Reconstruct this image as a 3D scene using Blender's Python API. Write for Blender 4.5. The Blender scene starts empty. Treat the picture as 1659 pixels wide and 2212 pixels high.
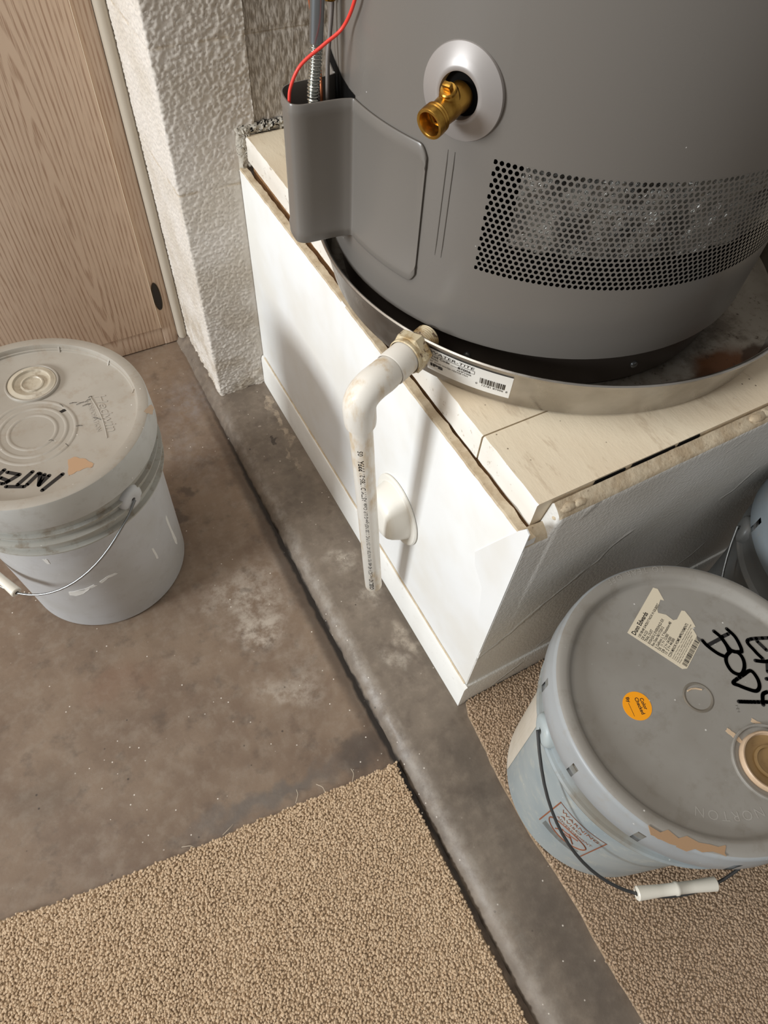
import bpy, bmesh, math, random
import numpy as np
from mathutils import Vector, Matrix, noise

random.seed(4)
rng = np.random.default_rng(7)
scene = bpy.context.scene
col = scene.collection
PI = math.pi

# ------------------------------------------------------------------ camera
CAM_H = 1.0504
Rw = ((0.8801, -0.4720, 0.0506), (-0.3644, -0.7401, -0.5652), (0.3042, 0.4790, -0.8234))
right, down, fwd = (Vector(r).normalized() for r in Rw)
cam_data = bpy.data.cameras.new('camera')
cam_data.sensor_fit = 'HORIZONTAL'
cam_data.sensor_width = 36.0
cam_data.lens = 1450.0 * 36.0 / 1659.0
cam_data.clip_start = 0.02
cam = bpy.data.objects.new('camera', cam_data)
m3 = Matrix((right, -down, -fwd)).transposed()
cam.matrix_world = Matrix.Translation((0, 0, CAM_H)) @ m3.to_4x4()
col.objects.link(cam)
scene.camera = cam

# ------------------------------------------------------------------ light
world = bpy.data.worlds.new('world')
scene.world = world
world.use_nodes = True
bg = world.node_tree.nodes['Background']
bg.inputs[0].default_value = (1.0, 0.965, 0.92, 1)
bg.inputs[1].default_value = 0.29


def area(name, loc, target, size, size_y, power, colour):
    d = bpy.data.lights.new(name, 'AREA')
    d.shape = 'RECTANGLE'
    d.size, d.size_y, d.energy, d.color = size, size_y, power, colour
    o = bpy.data.objects.new(name, d)
    o.location = loc
    o.rotation_euler = (Vector(target) - Vector(loc)).to_track_quat('-Z', 'Y').to_euler()
    col.objects.link(o)
    return o


# daylight from the open side of the garage, and an added lamp standing in for ceiling bounce
area('daylight_opening', (-4.4, 0.42, 1.75), (0.25, 0.6, 0.25), 1.1, 1.0, 195, (0.92, 0.965, 1.0))
area('ceiling_bounce', (-0.9, 0.6, 2.6), (0.1, 0.55, 0.2), 1.6, 1.6, 26, (1.0, 0.95, 0.88))

scene.view_settings.view_transform = 'Standard'
scene.view_settings.look = 'None'
scene.view_settings.exposure = 0.0
scene.view_settings.gamma = 1.0
scene.view_settings.use_curve_mapping = False


# ------------------------------------------------------------------ material helper
def lin(c):
    f = lambda v: v / 12.92 if v <= 0.04045 else ((v + 0.055) / 1.055) ** 2.4
    return tuple(f(v / 255.0) for v in c) + (1.0,)


class Mat:
    def __init__(s, name, colour=(128, 128, 128), rough=0.5, metal=0.0, spec=0.5):
        s.m = bpy.data.materials.new(name)
        s.m.use_nodes = True
        s.nt = s.m.node_tree
        s.b = s.nt.nodes['Principled BSDF']
        s.b.inputs['Base Color'].default_value = lin(colour)
        s.b.inputs['Roughness'].default_value = rough
        s.b.inputs['Metallic'].default_value = metal
        s.b.inputs['Specular IOR Level'].default_value = spec
        s._co = None
        s.h = None

    def n(s, t, **k):
        nd = s.nt.nodes.new(t)
        for a, v in k.items():
            setattr(nd, a, v)
        return nd

    def put(s, sock, v):
        if hasattr(v, 'is_output') or isinstance(v, bpy.types.NodeSocket):
            s.nt.links.new(v, sock)
        else:
            sock.default_value = v

    def co(s):
        if s._co is None:
            s._co = s.n('ShaderNodeTexCoord').outputs['Object']
        return s._co

    def mapped(s, scale=(1, 1, 1), rot=(0, 0, 0), loc=(0, 0, 0), vec=None):
        nd = s.n('ShaderNodeMapping')
        s.put(nd.inputs['Vector'], vec or s.co())
        nd.inputs['Scale'].default_value = scale
        nd.inputs['Rotation'].default_value = rot
        nd.inputs['Location'].default_value = loc
        return nd.outputs[0]

    def noise(s, scale, detail=3, rough=0.5, vec=None, dist=0.0):
        nd = s.n('ShaderNodeTexNoise')
        s.put(nd.inputs['Vector'], vec or s.co())
        nd.inputs['Scale'].default_value = scale
        nd.inputs['Detail'].default_value = detail
        nd.inputs['Roughness'].default_value = rough
        nd.inputs['Distortion'].default_value = dist
        return nd.outputs['Fac']

    def noisec(s, scale, detail=2, vec=None):
        nd = s.n('ShaderNodeTexNoise')
        s.put(nd.inputs['Vector'], vec or s.co())
        nd.inputs['Scale'].default_value = scale
        nd.inputs['Detail'].default_value = detail
        return nd.outputs['Color']

    def vor(s, scale, vec=None, feature='F1', rand=1.0):
        nd = s.n('ShaderNodeTexVoronoi', feature=feature)
        s.put(nd.inputs['Vector'], vec or s.co())
        nd.inputs['Scale'].default_value = scale
        nd.inputs['Randomness'].default_value = rand
        return nd.outputs['Distance']

    def ramp(s, fac, stops):
        nd = s.n('ShaderNodeValToRGB')
        s.put(nd.inputs[0], fac)
        el = nd.color_ramp.elements
        while len(el) > 1:
            el.remove(el[-1])
        for i, (p, c) in enumerate(stops):
            e = el[0] if i == 0 else el.new(p)
            e.position = p
            e.color = (c, c, c, 1) if not isinstance(c, tuple) else lin(c)
        return nd.outputs[0]

    def step(s, fac, a, b):
        nd = s.n('ShaderNodeMapRange')
        nd.interpolation_type = 'SMOOTHSTEP'
        s.put(nd.inputs['Value'], fac)
        nd.inputs['From Min'].default_value = a
        nd.inputs['From Max'].default_value = b
        return nd.outputs['Result']

    def mix(s, fac, a, b, mode='MIX'):
        nd = s.n('ShaderNodeMix', data_type='RGBA', blend_type=mode)
        s.put(nd.inputs[0], fac)
        for sock, v in ((nd.inputs[6], a), (nd.inputs[7], b)):
            s.put(sock, lin(v) if isinstance(v, tuple) and len(v) == 3 else v)
        return nd.outputs[2]

    def math(s, op, a, b=0.0, clamp=False):
        nd = s.n('ShaderNodeMath', operation=op, use_clamp=clamp)
        s.put(nd.inputs[0], a)
        s.put(nd.inputs[1], b)
        return nd.outputs[0]

    def xyz(s, vec=None):
        nd = s.n('ShaderNodeSeparateXYZ')
        s.put(nd.inputs[0], vec or s.co())
        return nd.outputs

    def warp(s, amount, scale):
        a = s.n('ShaderNodeVectorMath', operation='SUBTRACT')
        s.put(a.inputs[0], s.noisec(scale, 4))
        a.inputs[1].default_value = (0.5, 0.5, 0.5)
        b = s.n('ShaderNodeVectorMath', operation='SCALE')
        s.put(b.inputs[0], a.outputs[0])
        b.inputs['Scale'].default_value = amount
        c = s.n('ShaderNodeVectorMath', operation='ADD')
        s.put(c.inputs[0], s.co())
        s.put(c.inputs[1], b.outputs[0])
        return c.outputs[0]

    def blob(s, vec, cx, cy, rx, ry, ang=0.0, soft=0.5, cz=None):
        """1 inside a ragged patch centred at (cx, cy), 0 outside"""
        nd = s.n('ShaderNodeMapping', vector_type='TEXTURE')
        s.put(nd.inputs['Vector'], vec)
        nd.inputs['Location'].default_value = (cx, cy, 0)
        nd.inputs['Rotation'].default_value = (0, 0, ang)
        nd.inputs['Scale'].default_value = (rx, ry, 1e3)
        ln = s.n('ShaderNodeVectorMath', operation='LENGTH')
        s.put(ln.inputs[0], nd.outputs[0])
        return s.step(ln.outputs['Value'], 1.0, 1.0 - soft)

    def colour(s, v):
        s.put(s.b.inputs['Base Color'], v)

    def rough(s, v):
        s.put(s.b.inputs['Roughness'], v)

    def bump(s, height, strength=0.4, dist=0.002):
        nd = s.n('ShaderNodeBump')
        nd.inputs['Strength'].default_value = strength
        nd.inputs['Distance'].default_value = dist
        s.put(nd.inputs['Height'], height)
        if s.h is not None:
            s.put(nd.inputs['Normal'], s.h)
        s.h = nd.outputs[0]
        s.nt.links.new(s.h, s.b.inputs['Normal'])


def plain(name, c, rough=0.5, metal=0.0, spec=0.5):
    return Mat(name, c, rough, metal, spec).m


# ------------------------------------------------------------------ materials
def concrete(name, a, b, patches, dark, specks=True):
    M = Mat(name, a, 0.62, 0, 0.35)
    w = M.warp(0.075, 26)
    w2 = M.warp(0.010, 45)
    base = M.mix(M.step(M.noise(7, 6, 0.62), 0.34, 0.68), a, b)
    base = M.mix(M.math('MULTIPLY', M.step(M.noise(55, 5, 0.65), 0.42, 0.75), 0.42), base, (150, 137, 122))
    base = M.mix(M.math('MULTIPLY', M.step(M.noise(31, 4, 0.6, M.mapped((1, 1, 1), loc=(3, 1, 0))), 0.52, 0.75), 0.5), base, (84, 73, 64))
    for (cx, cy, rx, ry, an, k, c, so) in patches:
        msk = M.math('MULTIPLY', M.blob(w2 if ry > .3 else w, cx, cy, rx, ry, an, so), M.step(M.noise(48, 6, 0.72), 0.34, 0.68))
        base = M.mix(M.math('MULTIPLY', msk, k), base, c)
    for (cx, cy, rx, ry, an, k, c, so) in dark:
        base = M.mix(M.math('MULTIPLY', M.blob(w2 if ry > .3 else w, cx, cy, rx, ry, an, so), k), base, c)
    if specks:
        sp = M.math('MULTIPLY', M.step(M.vor(62), 0.085, 0.05), M.step(M.noise(9, 1), 0.42, 0.56))
        base = M.mix(M.math('MULTIPLY', sp, 0.9), base, (225, 216, 204))
        sp2 = M.math('MULTIPLY', M.step(M.vor(38, M.mapped(loc=(.3, .7, 0))), 0.08, 0.045), M.step(M.noise(8, 1, vec=M.mapped(loc=(5, 2, 0))), 0.5, 0.6))
        base = M.mix(M.math('MULTIPLY', sp2, 0.75), base, (58, 50, 44))
    M.colour(base)
    M.rough(M.ramp(M.noise(12, 4), [(0.35, 0.42), (0.7, 0.72)]))
    M.bump(M.noise(160, 5, 0.6), 0.25, 0.0012)
    M.bump(M.noise(30, 3), 0.15, 0.003)
    return M


WH = (178, 166, 152)
LOWP = [(.10, .57, .10, .095, .3, .9, WH, .9), (.03, .59, .05, .04, 0, .35, WH, .8), (.085, .50, .06, .06, 0, .8, (186, 174, 160), .7),
        (.088, .385, .075, .04, -.6, .75, (176, 164, 150), .8), (.17, .62, .035, .10, 0, .35, (150, 138, 126), .9),
        (.17, 1.07, .09, .10, 0, .6, (140, 134, 132), .9), (.13, .42, .05, .06, 0, .4, (160, 148, 134), .9), (.16, .75, .018, .03, 0, .5, WH, .7),  # grey patch at the wall foot paints the white wall's reflection
        (.11, .94, .07, .16, 0, .35, (146, 138, 132), .9)]
LOWD = [(.080, .838, .016, .022, .3, .6, (78, 68, 60), .5), (.045, .785, .018, .016, 0, .6, (84, 74, 66), .5), (.0, .245, .19, .022, -.05, .55, (90, 88, 86), .8),
        (.15, .245, .05, .035, 0, .6, (62, 57, 54), .8), (.10, .585, .018, .012, .4, .45, (96, 85, 74), .6), (-.15, .52, .09, .05, 0, .4, (124, 92, 72), .9),
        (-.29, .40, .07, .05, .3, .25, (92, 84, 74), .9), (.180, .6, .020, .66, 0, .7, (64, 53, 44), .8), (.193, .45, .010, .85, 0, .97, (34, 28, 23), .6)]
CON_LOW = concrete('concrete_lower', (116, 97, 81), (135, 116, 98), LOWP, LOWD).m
UPP = [(.3003, .95, .011, .045, 0.02, .95, (176, 160, 140), .25), (.2985, .875, .008, .05, .03, .95, (172, 156, 136), .25), (.2925, .80, .006, .03, .1, .8, (170, 154, 134), .3),
       (.271, .551, .036, .042, .3, .8, (190, 180, 166), .95), (.287, .47, .030, .026, .2, .75, (188, 178, 164), .95), (.262, .345, .024, .032, .5, .7, (190, 180, 166), .95),
       (.300, .365, .018, .04, .2, .7, (184, 172, 156), .7), (.25, .65, .03, .06, .2, .3, (160, 148, 134), .9), (.26, .44, .03, .05, .2, .35, (156, 144, 130), .9),
       (.262, .922, .005, .004, 0, 1, (214, 202, 184), .3), (.209, .4, .011, .95, 0, .75, (156, 148, 138), .8), (.219, .4, .006, .95, 0, .5, (150, 141, 130), .8), (.222, -.08, .018, .35, 0, .4, (150, 142, 131), .9)]  # long pale bands paint a highlight along the slab edge
UPD = [(.274, .865, .009, .007, 0, .8, (60, 52, 46), .4), (.27, .75, .04, .12, 0, .35, (84, 76, 68), .9), (.29, .15, .05, .12, 0, .5, (86, 78, 70), .9), (.28, -.12, .05, .2, 0, .5, (88, 79, 71), .9),
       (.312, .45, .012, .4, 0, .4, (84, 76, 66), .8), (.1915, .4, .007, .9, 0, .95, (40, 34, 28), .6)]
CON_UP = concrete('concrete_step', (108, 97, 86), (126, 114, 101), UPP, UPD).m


def stucco_mat():
    M = Mat('stucco_paint', (206, 197, 184), 0.75, 0, 0.25)
    b = M.mix(M.step(M.noise(9, 5, 0.6), 0.35, 0.7), (220, 213, 204), (206, 197, 184))
    x, y, z = M.xyz()
    # old water stains low on the wall, mortar courses rubbed tan
    st = M.math('MULTIPLY', M.step(M.noise(16, 5, 0.6), 0.42, 0.62), M.step(z, 0.36, 0.05))
    b = M.mix(M.math('MULTIPLY', st, 0.55), b, (168, 152, 128))
    for zz in (.443, .648):
        j = M.step(M.math('ABSOLUTE', M.math('SUBTRACT', z, zz)), 0.0035, 0.0008)
        b = M.mix(M.math('MULTIPLY', M.math('MULTIPLY', j, M.step(M.noise(40, 3), 0.4, 0.6)), 0.7), b, (190, 174, 150))
    dots = M.math('MULTIPLY', M.step(M.vor(210), 0.17, 0.08), M.step(M.noise(18, 2), 0.5, 0.62))
    b = M.mix(M.math('MULTIPLY', dots, 0.5), b, (128, 108, 84))
    M.colour(b)
    M.bump(M.noise(420, 3), 0.25, 0.0008)
    return M.m


STUCCO = stucco_mat()


def drag_mat():
    M = Mat('dragged_render', (188, 178, 166), 0.8, 0, 0.2)
    v = M.mapped((1, 1, .22))
    n = M.noise(330, 4, 0.6, v)
    M.colour(M.mix(M.step(n, 0.4, 0.62), (150, 140, 128), (206, 198, 188)))
    M.bump(n, 0.6, 0.002)
    return M.m


DRAG = drag_mat()


def mortar_mat():
    M = Mat('crumbling_mortar', (190, 184, 172), 0.9, 0, 0.1)
    n = M.step(M.noise(230, 4, 0.65), 0.50, 0.56)
    M.colour(M.mix(n, (200, 194, 182), (34, 31, 29)))
    M.bump(M.noise(300, 4), 0.6, 0.002)
    return M.m


def mortar_pale():
    M = Mat('patched_mortar', (190, 184, 172), 0.9, 0, 0.1)
    n = M.step(M.noise(260, 4, 0.65), 0.60, 0.66)
    M.colour(M.mix(n, (198, 191, 178), (50, 46, 42)))
    M.bump(M.noise(300, 4), 0.5, 0.002)
    return M.m


MORTAR, MORTAR2 = mortar_mat(), mortar_pale()


def oak_mat(name, tint=1.0):
    M = Mat(name, (196, 172, 148), 0.45, 0, 0.4)
    w = M.n('ShaderNodeTexWave', wave_type='RINGS', rings_direction='Y', wave_profile='SIN')
    v = M.mapped((1.0, 1.0, 0.085), loc=(-0.36, 0, -0.030))
    M.put(w.inputs['Vector'], v)
    w.inputs['Scale'].default_value = 42
    w.inputs['Distortion'].default_value = 3.2
    w.inputs['Detail'].default_value = 2.5
    w.inputs['Detail Scale'].default_value = 1.6
    fine = M.noise(520, 3, 0.6, M.mapped((1, 1, .035)))
    grain = M.math('MULTIPLY', M.step(w.outputs['Fac'], 0.42, 0.92), M.step(fine, 0.34, 0.6))
    big = M.noise(5, 3, 0.5, M.mapped((1, 1, .3)))
    base = M.mix(big, tuple(int(c * tint) for c in (228, 205, 182)), tuple(int(c * tint) for c in (214, 188, 164)))
    c = M.mix(M.math('MULTIPLY', grain, 0.75), base, (166, 132, 108))
    c = M.mix(M.math('MULTIPLY', M.step(M.noise(700, 2, 0.5, M.mapped((1, 1, .02))), 0.62, 0.72), 0.4), c, (140, 110, 88))
    M.colour(c)
    M.bump(fine, 0.1, 0.0006)
    return M.m


OAK, OAK2 = oak_mat('oak_veneer'), oak_mat('oak_frame', 0.95)
PVCTRIM = plain('vinyl_trim', (184, 174, 158), 0.4)


def white_paint(name, a=(238, 239, 238), b=(231, 229, 223), wear=0.0, rough=0.42, peel=0.0):
    M = Mat(name, a, rough, 0, 0.4)
    c = M.mix(M.step(M.noise(9, 3), 0.35, 0.7), a, b)
    if wear:
        c = M.mix(M.math('MULTIPLY', M.step(M.noise(90, 5, 0.7), 0.60, 0.68), wear), c, (150, 128, 100))
        c = M.mix(M.math('MULTIPLY', M.step(M.vor(90), 0.05, 0.02), wear), c, (70, 58, 48))
    M.colour(c)
    M.bump(M.noise(300, 3, 0.6), 0.08, 0.001)
    if peel:
        M.bump(M.noise(900, 2), peel, 0.0008)
    return M


WPAINT = white_paint('white_panel_paint').m
WEDGE = white_paint('white_board_edge', (238, 234, 226), (224, 216, 204), 0.55).m
BASEB = white_paint('baseboard_paint', (240, 239, 234), (230, 228, 222), 0.15).m


def front_paint():
    M = white_paint('orange_peel_gloss', (222, 220, 215), (212, 209, 202), 0, 0.3, 0.0)
    M.bump(M.vor(300, feature='SMOOTH_F1'), 0.55, 0.0012)
    M.bump(M.noise(160, 3), 0.3, 0.001)
    # a few cracked ridges in the paint
    v = M.mapped((1, 1, 1), rot=(0, -.75, 0), vec=M.warp(0.05, 16))
    x = M.xyz(v)[0]
    fr = M.math('ABSOLUTE', M.math('SUBTRACT', M.math('FRACT', M.math('MULTIPLY', x, 6.3)), 0.5))
    M.bump(M.math('MULTIPLY', M.step(fr, 0.035, 0.0), M.step(M.noise(9, 2), 0.5, 0.6)), 0.9, 0.004)
    return M.m


FRONTP = front_paint()


def raw_edge():
    M = Mat('raw_panel_edge', (196, 180, 154), 0.85, 0, 0.2)
    c = M.mix(M.step(M.noise(45, 5, 0.65), 0.36, 0.66), (204, 189, 164), (182, 163, 136))
    c = M.mix(M.math('MULTIPLY', M.step(M.noise(170, 3, 0.7), 0.63, 0.70), 0.55), c, (110, 90, 70))
    M.colour(c)
    M.bump(M.noise(160, 4), 0.5, 0.002)
    return M.m


RAW = raw_edge()


def deck_mat():
    M = Mat('deck_beige_paint', (214, 198, 172), 0.55, 0, 0.35)
    c = M.mix(M.step(M.noise(8, 4), 0.3, 0.7), (242, 228, 202), (232, 214, 186))
    sc = M.noise(60, 4, 0.7, M.mapped((1, .25, 1), rot=(0, 0, .5)))
    c = M.mix(M.math('MULTIPLY', M.step(sc, 0.56, 0.66), 0.35), c, (190, 168, 140))
    c = M.mix(M.math('MULTIPLY', M.math('MULTIPLY', M.step(M.vor(75), 0.10, 0.05), M.step(M.noise(12, 2), 0.5, 0.6)), 0.8), c, (92, 70, 52))
    c = M.mix(M.math('MULTIPLY', M.math('MULTIPLY', M.step(M.vor(110), 0.10, 0.06), M.step(M.noise(10, 2, vec=M.mapped(loc=(4, 4, 0))), 0.48, 0.6)), 0.8), c, (236, 228, 212))
    M.colour(c)
    M.bump(sc, 0.35, 0.0015)
    M.bump(M.noise(300, 3), 0.1, 0.001)
    return M.m


DECK = deck_mat()


def wood_mat():
    M = Mat('raw_framing_wood', (150, 112, 74), 0.8)
    M.colour(M.mix(M.noise(220, 3, 0.6, M.mapped((.08, 1, 1))), (168, 128, 86), (112, 80, 50)))
    return M.m


WOOD = wood_mat()


def jacket_mat():
    M = Mat('grey_enamel', (131, 128, 123), 0.27, 0, 0.5)
    M.colour(M.mix(M.noise(3, 2), (119, 114, 108), (110, 105, 99)))
    sp = M.math('MULTIPLY', M.step(M.vor(42), 0.03, 0.015), 0.9)
    return_c = M.mix(sp, M.mix(M.noise(3, 2), (119, 114, 108), (110, 105, 99)), (210, 208, 204))
    M.colour(return_c)
    M.rough(M.ramp(M.noise(6, 3), [(0.3, 0.22), (0.75, 0.34)]))
    return M.m


JACKET = jacket_mat()
SHROUD = plain('grey_sheet_enamel', (116, 111, 105), 0.3)
DARK = plain('black_void', (14, 13, 12), 0.9, 0, 0.1)
BASEMET = plain('dark_base_steel', (72, 64, 58), 0.45, 0.35)


def foil_mat():
    M = Mat('crumpled_foil', (176, 174, 168), 0.28, 0.9)
    n = M.noise(70, 5, 0.65, dist=1.2)
    M.colour(M.mix(M.step(M.noise(26, 3), 0.4, 0.62), (92, 90, 86), (190, 188, 182)))
    M.bump(n, 0.9, 0.012)
    return M.m


FOIL = foil_mat()
ESC = plain('satin_grey_escutcheon', (160, 154, 150), 0.36, 0.25)


def brass_mat():
    M = Mat('brass', (196, 150, 66), 0.3, 1.0)
    M.colour(M.mix(M.step(M.noise(60, 4), 0.4, 0.65), (204, 160, 78), (150, 108, 44)))
    M.bump(M.noise(240, 3), 0.12, 0.001)
    return M.m


BRASS = brass_mat()


def pan_mat(inner):
    M = Mat('pan_aluminium_inside' if inner else 'pan_aluminium', (176, 171, 164), 0.3, 0.92)
    c = M.mix(M.step(M.noise(14, 4), 0.35, 0.65), (186, 182, 176), (160, 154, 146))
    if inner:
        w = M.warp(0.05, 22)
        c = M.mix(M.step(M.noise(30, 5, 0.7), 0.4, 0.62), (150, 143, 132), (116, 107, 96))
        for (cx, cy, rx, ry, an, k, cc, so) in ((.66, .318, .06, .035, .1, .95, (96, 56, 24), .6), (.62, .300, .05, .02, .1, .9, (78, 48, 24), .5), (.80, .40, .10, .05, .7, .7, (156, 150, 140), .5),
                                                (.70, .315, .03, .014, .3, .9, (60, 40, 26), .5), (.52, .30, .08, .02, -.3, .6, (80, 58, 36), .7)):
            c = M.mix(M.math('MULTIPLY', M.blob(w, cx - .595, cy - .583, rx, ry, an, so), k), c, cc)
        c = M.mix(M.math('MULTIPLY', M.step(M.noise(120, 4, 0.7), 0.60, 0.68), 0.7), c, (66, 50, 38))
        M.rough(0.42)
        M.b.inputs['Metallic'].default_value = 0.6
    else:
        M.rough(M.ramp(M.noise(40, 4), [(0.3, 0.24), (0.7, 0.42)]))
    M.colour(c)
    M.bump(M.noise(60, 4), 0.08, 0.002)
    return M.m


PAN_OUT, PAN_IN = pan_mat(False), pan_mat(True)


def pvc_mat():
    M = Mat('white_pvc', (232, 226, 214), 0.35, 0, 0.45)
    n = M.noise(38, 5, 0.65, M.mapped((1, 1, .3)))
    M.colour(M.mix(M.step(n, 0.46, 0.72), (234, 229, 219), (206, 180, 140)))
    return M.m


PVC = pvc_mat()


def cpvc_mat():
    M = Mat('stained_adapter', (206, 188, 150), 0.45)
    c = M.mix(M.step(M.noise(60, 5, 0.65), 0.4, 0.64), (214, 200, 168), (176, 148, 102))
    c = M.mix(M.math('MULTIPLY', M.step(M.noise(85, 5, 0.7, M.mapped(loc=(1, 2, 3))), 0.56, 0.64), 0.9), c, (84, 52, 30))
    M.colour(c)
    return M.m


ADAPT = cpvc_mat()
PLASTW = plain('white_plate_plastic', (238, 235, 226), 0.35)
INK = plain('black_ink', (26, 23, 22), 0.5)
INKG = plain('grey_ink', (92, 88, 82), 0.6)
INKB = plain('brown_ink', (140, 84, 56), 0.6)
PAPER = plain('label_paper', (222, 210, 186), 0.7)
PAPERW = plain('white_label_paper', (232, 230, 224), 0.45)
ORANGE = plain('orange_sticker', (255, 166, 10), 0.45)
STEEL = plain('galvanised_wire', (150, 152, 152), 0.3, 0.9)
STEELD = plain('dark_wire', (84, 84, 84), 0.4, 0.7)
ZINC = plain('zinc_tube', (150, 156, 160), 0.25, 0.9)
FLEX = plain('flex_conduit_steel', (176, 178, 172), 0.22, 0.95)
REDW = plain('red_insulation', (236, 66, 54), 0.4)
COPPER = plain('copper_wire', (186, 110, 72), 0.4, 0.7)
GREYC = plain('grey_cable_sheath', (120, 112, 106), 0.5)
GRIP = plain('grip_plastic', (228, 222, 208), 0.4)
SPLASH = plain('white_paint_splash', (226, 224, 218), 0.5)
TANP = plain('tan_paint_splash', (182, 148, 116), 0.55)
TANL = plain('pale_tan_paint', (208, 182, 152), 0.5)


def bucket_mat(name, a, b, dirt, dirtc=(128, 112, 92), rough=0.4):
    M = Mat(name, a, rough, 0, 0.4)
    c = M.mix(M.step(M.noise(11, 4), 0.35, 0.7), a, b)
    c = M.mix(M.math('MULTIPLY', M.step(M.noise(40, 5, 0.7), 0.50, 0.7), dirt), c, dirtc)
    c = M.mix(M.math('MULTIPLY', M.math('MULTIPLY', M.step(M.vor(60), 0.07, 0.03), M.step(M.noise(14, 1), .45, .55)), 0.85), c, (232, 230, 224))
    M.colour(c)
    M.bump(M.noise(90, 3), 0.05, 0.001)
    return M.m


B1_BODY = bucket_mat('pail_grey_body', (198, 198, 198), (190, 189, 186), 0.12)
B1_LID = bucket_mat('pail_grey_lid', (170, 163, 152), (160, 152, 140), 0.35, (146, 128, 106))
B1_FIN = bucket_mat('pail_grey_rim', (172, 170, 162), (160, 154, 142), 0.6, (122, 104, 80))
B2_BODY = bucket_mat('pail_blue_wrap', (172, 180, 180), (152, 164, 168), 0.55, (200, 200, 188))
B2_LID = bucket_mat('pail_dark_grey_lid', (150, 146, 139), (141, 136, 128), 0.35, (122, 114, 102), 0.45)
B3_BODY = bucket_mat('pail_charcoal_body', (104, 104, 102), (92, 92, 90), 0.2)
WRAPW = bucket_mat('pail_white_wrap', (216, 208, 194), (206, 196, 178), 0.2, (180, 172, 150))
CAPM = bucket_mat('spout_cap', (196, 188, 172), (184, 172, 150), 0.55, (120, 96, 66))
CAPT = bucket_mat('tan_spout_cap', (206, 180, 152), (196, 168, 138), 0.3, (160, 126, 92))
CAPIN = bucket_mat('spout_well', (150, 122, 82), (136, 108, 70), 0.4, (110, 84, 52), 0.3)


def carpet_mat(name, a, b):
    M = Mat(name, a, 0.95, 0, 0.1)
    at = M.n('ShaderNodeAttribute', attribute_name='tone')
    M.colour(M.mix(M.math('ADD', M.math('MULTIPLY', at.outputs['Fac'], 0.75), M.math('MULTIPLY', M.noise(9, 3), 0.25)), a, b))
    M.b.inputs['Sheen Weight'].default_value = 0.25
    return M.m


CARP1 = carpet_mat('tan_pile', (180, 152, 120), (216, 192, 162))
CARP2 = carpet_mat('taupe_pile', (152, 126, 100), (192, 168, 142))
BACKING = plain('carpet_backing', (150, 128, 102), 0.95)


# ------------------------------------------------------------------ geometry helpers
def new_obj(name, verts, faces, mat, parent=None, smooth=40.0, mats=None, midx=None):
    me = bpy.data.meshes.new(name)
    me.from_pydata([tuple(v) for v in verts], [], [tuple(f) for f in faces])
    bm = bmesh.new()
    bm.from_mesh(me)
    bmesh.ops.recalc_face_normals(bm, faces=bm.faces)
    bm.to_mesh(me)
    bm.free()
    for m in (mats or [mat]):
        me.materials.append(m)
    if midx is not None:
        me.polygons.foreach_set('material_index', midx)
    if smooth:
        me.polygons.foreach_set('use_smooth', [True] * len(me.polygons))
        me.set_sharp_from_angle(angle=math.radians(smooth))
    me.update()
    o = bpy.data.objects.new(name, me)
    col.objects.link(o)
    if parent is not None:
        o.parent = parent
    return o


def tag(o, label, cat, group=None, kind=None):
    o['label'] = label
    o['category'] = cat
    if group:
        o['group'] = group
    if kind:
        o['kind'] = kind
    return o


def thing(name, label, cat, loc=(0, 0, 0), rotz=0.0, group=None):
    o = bpy.data.objects.new(name, None)
    o.empty_display_size = 0.05
    o.location = loc
    o.rotation_euler = (0, 0, rotz)
    col.objects.link(o)
    return tag(o, label, cat, group)


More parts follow.
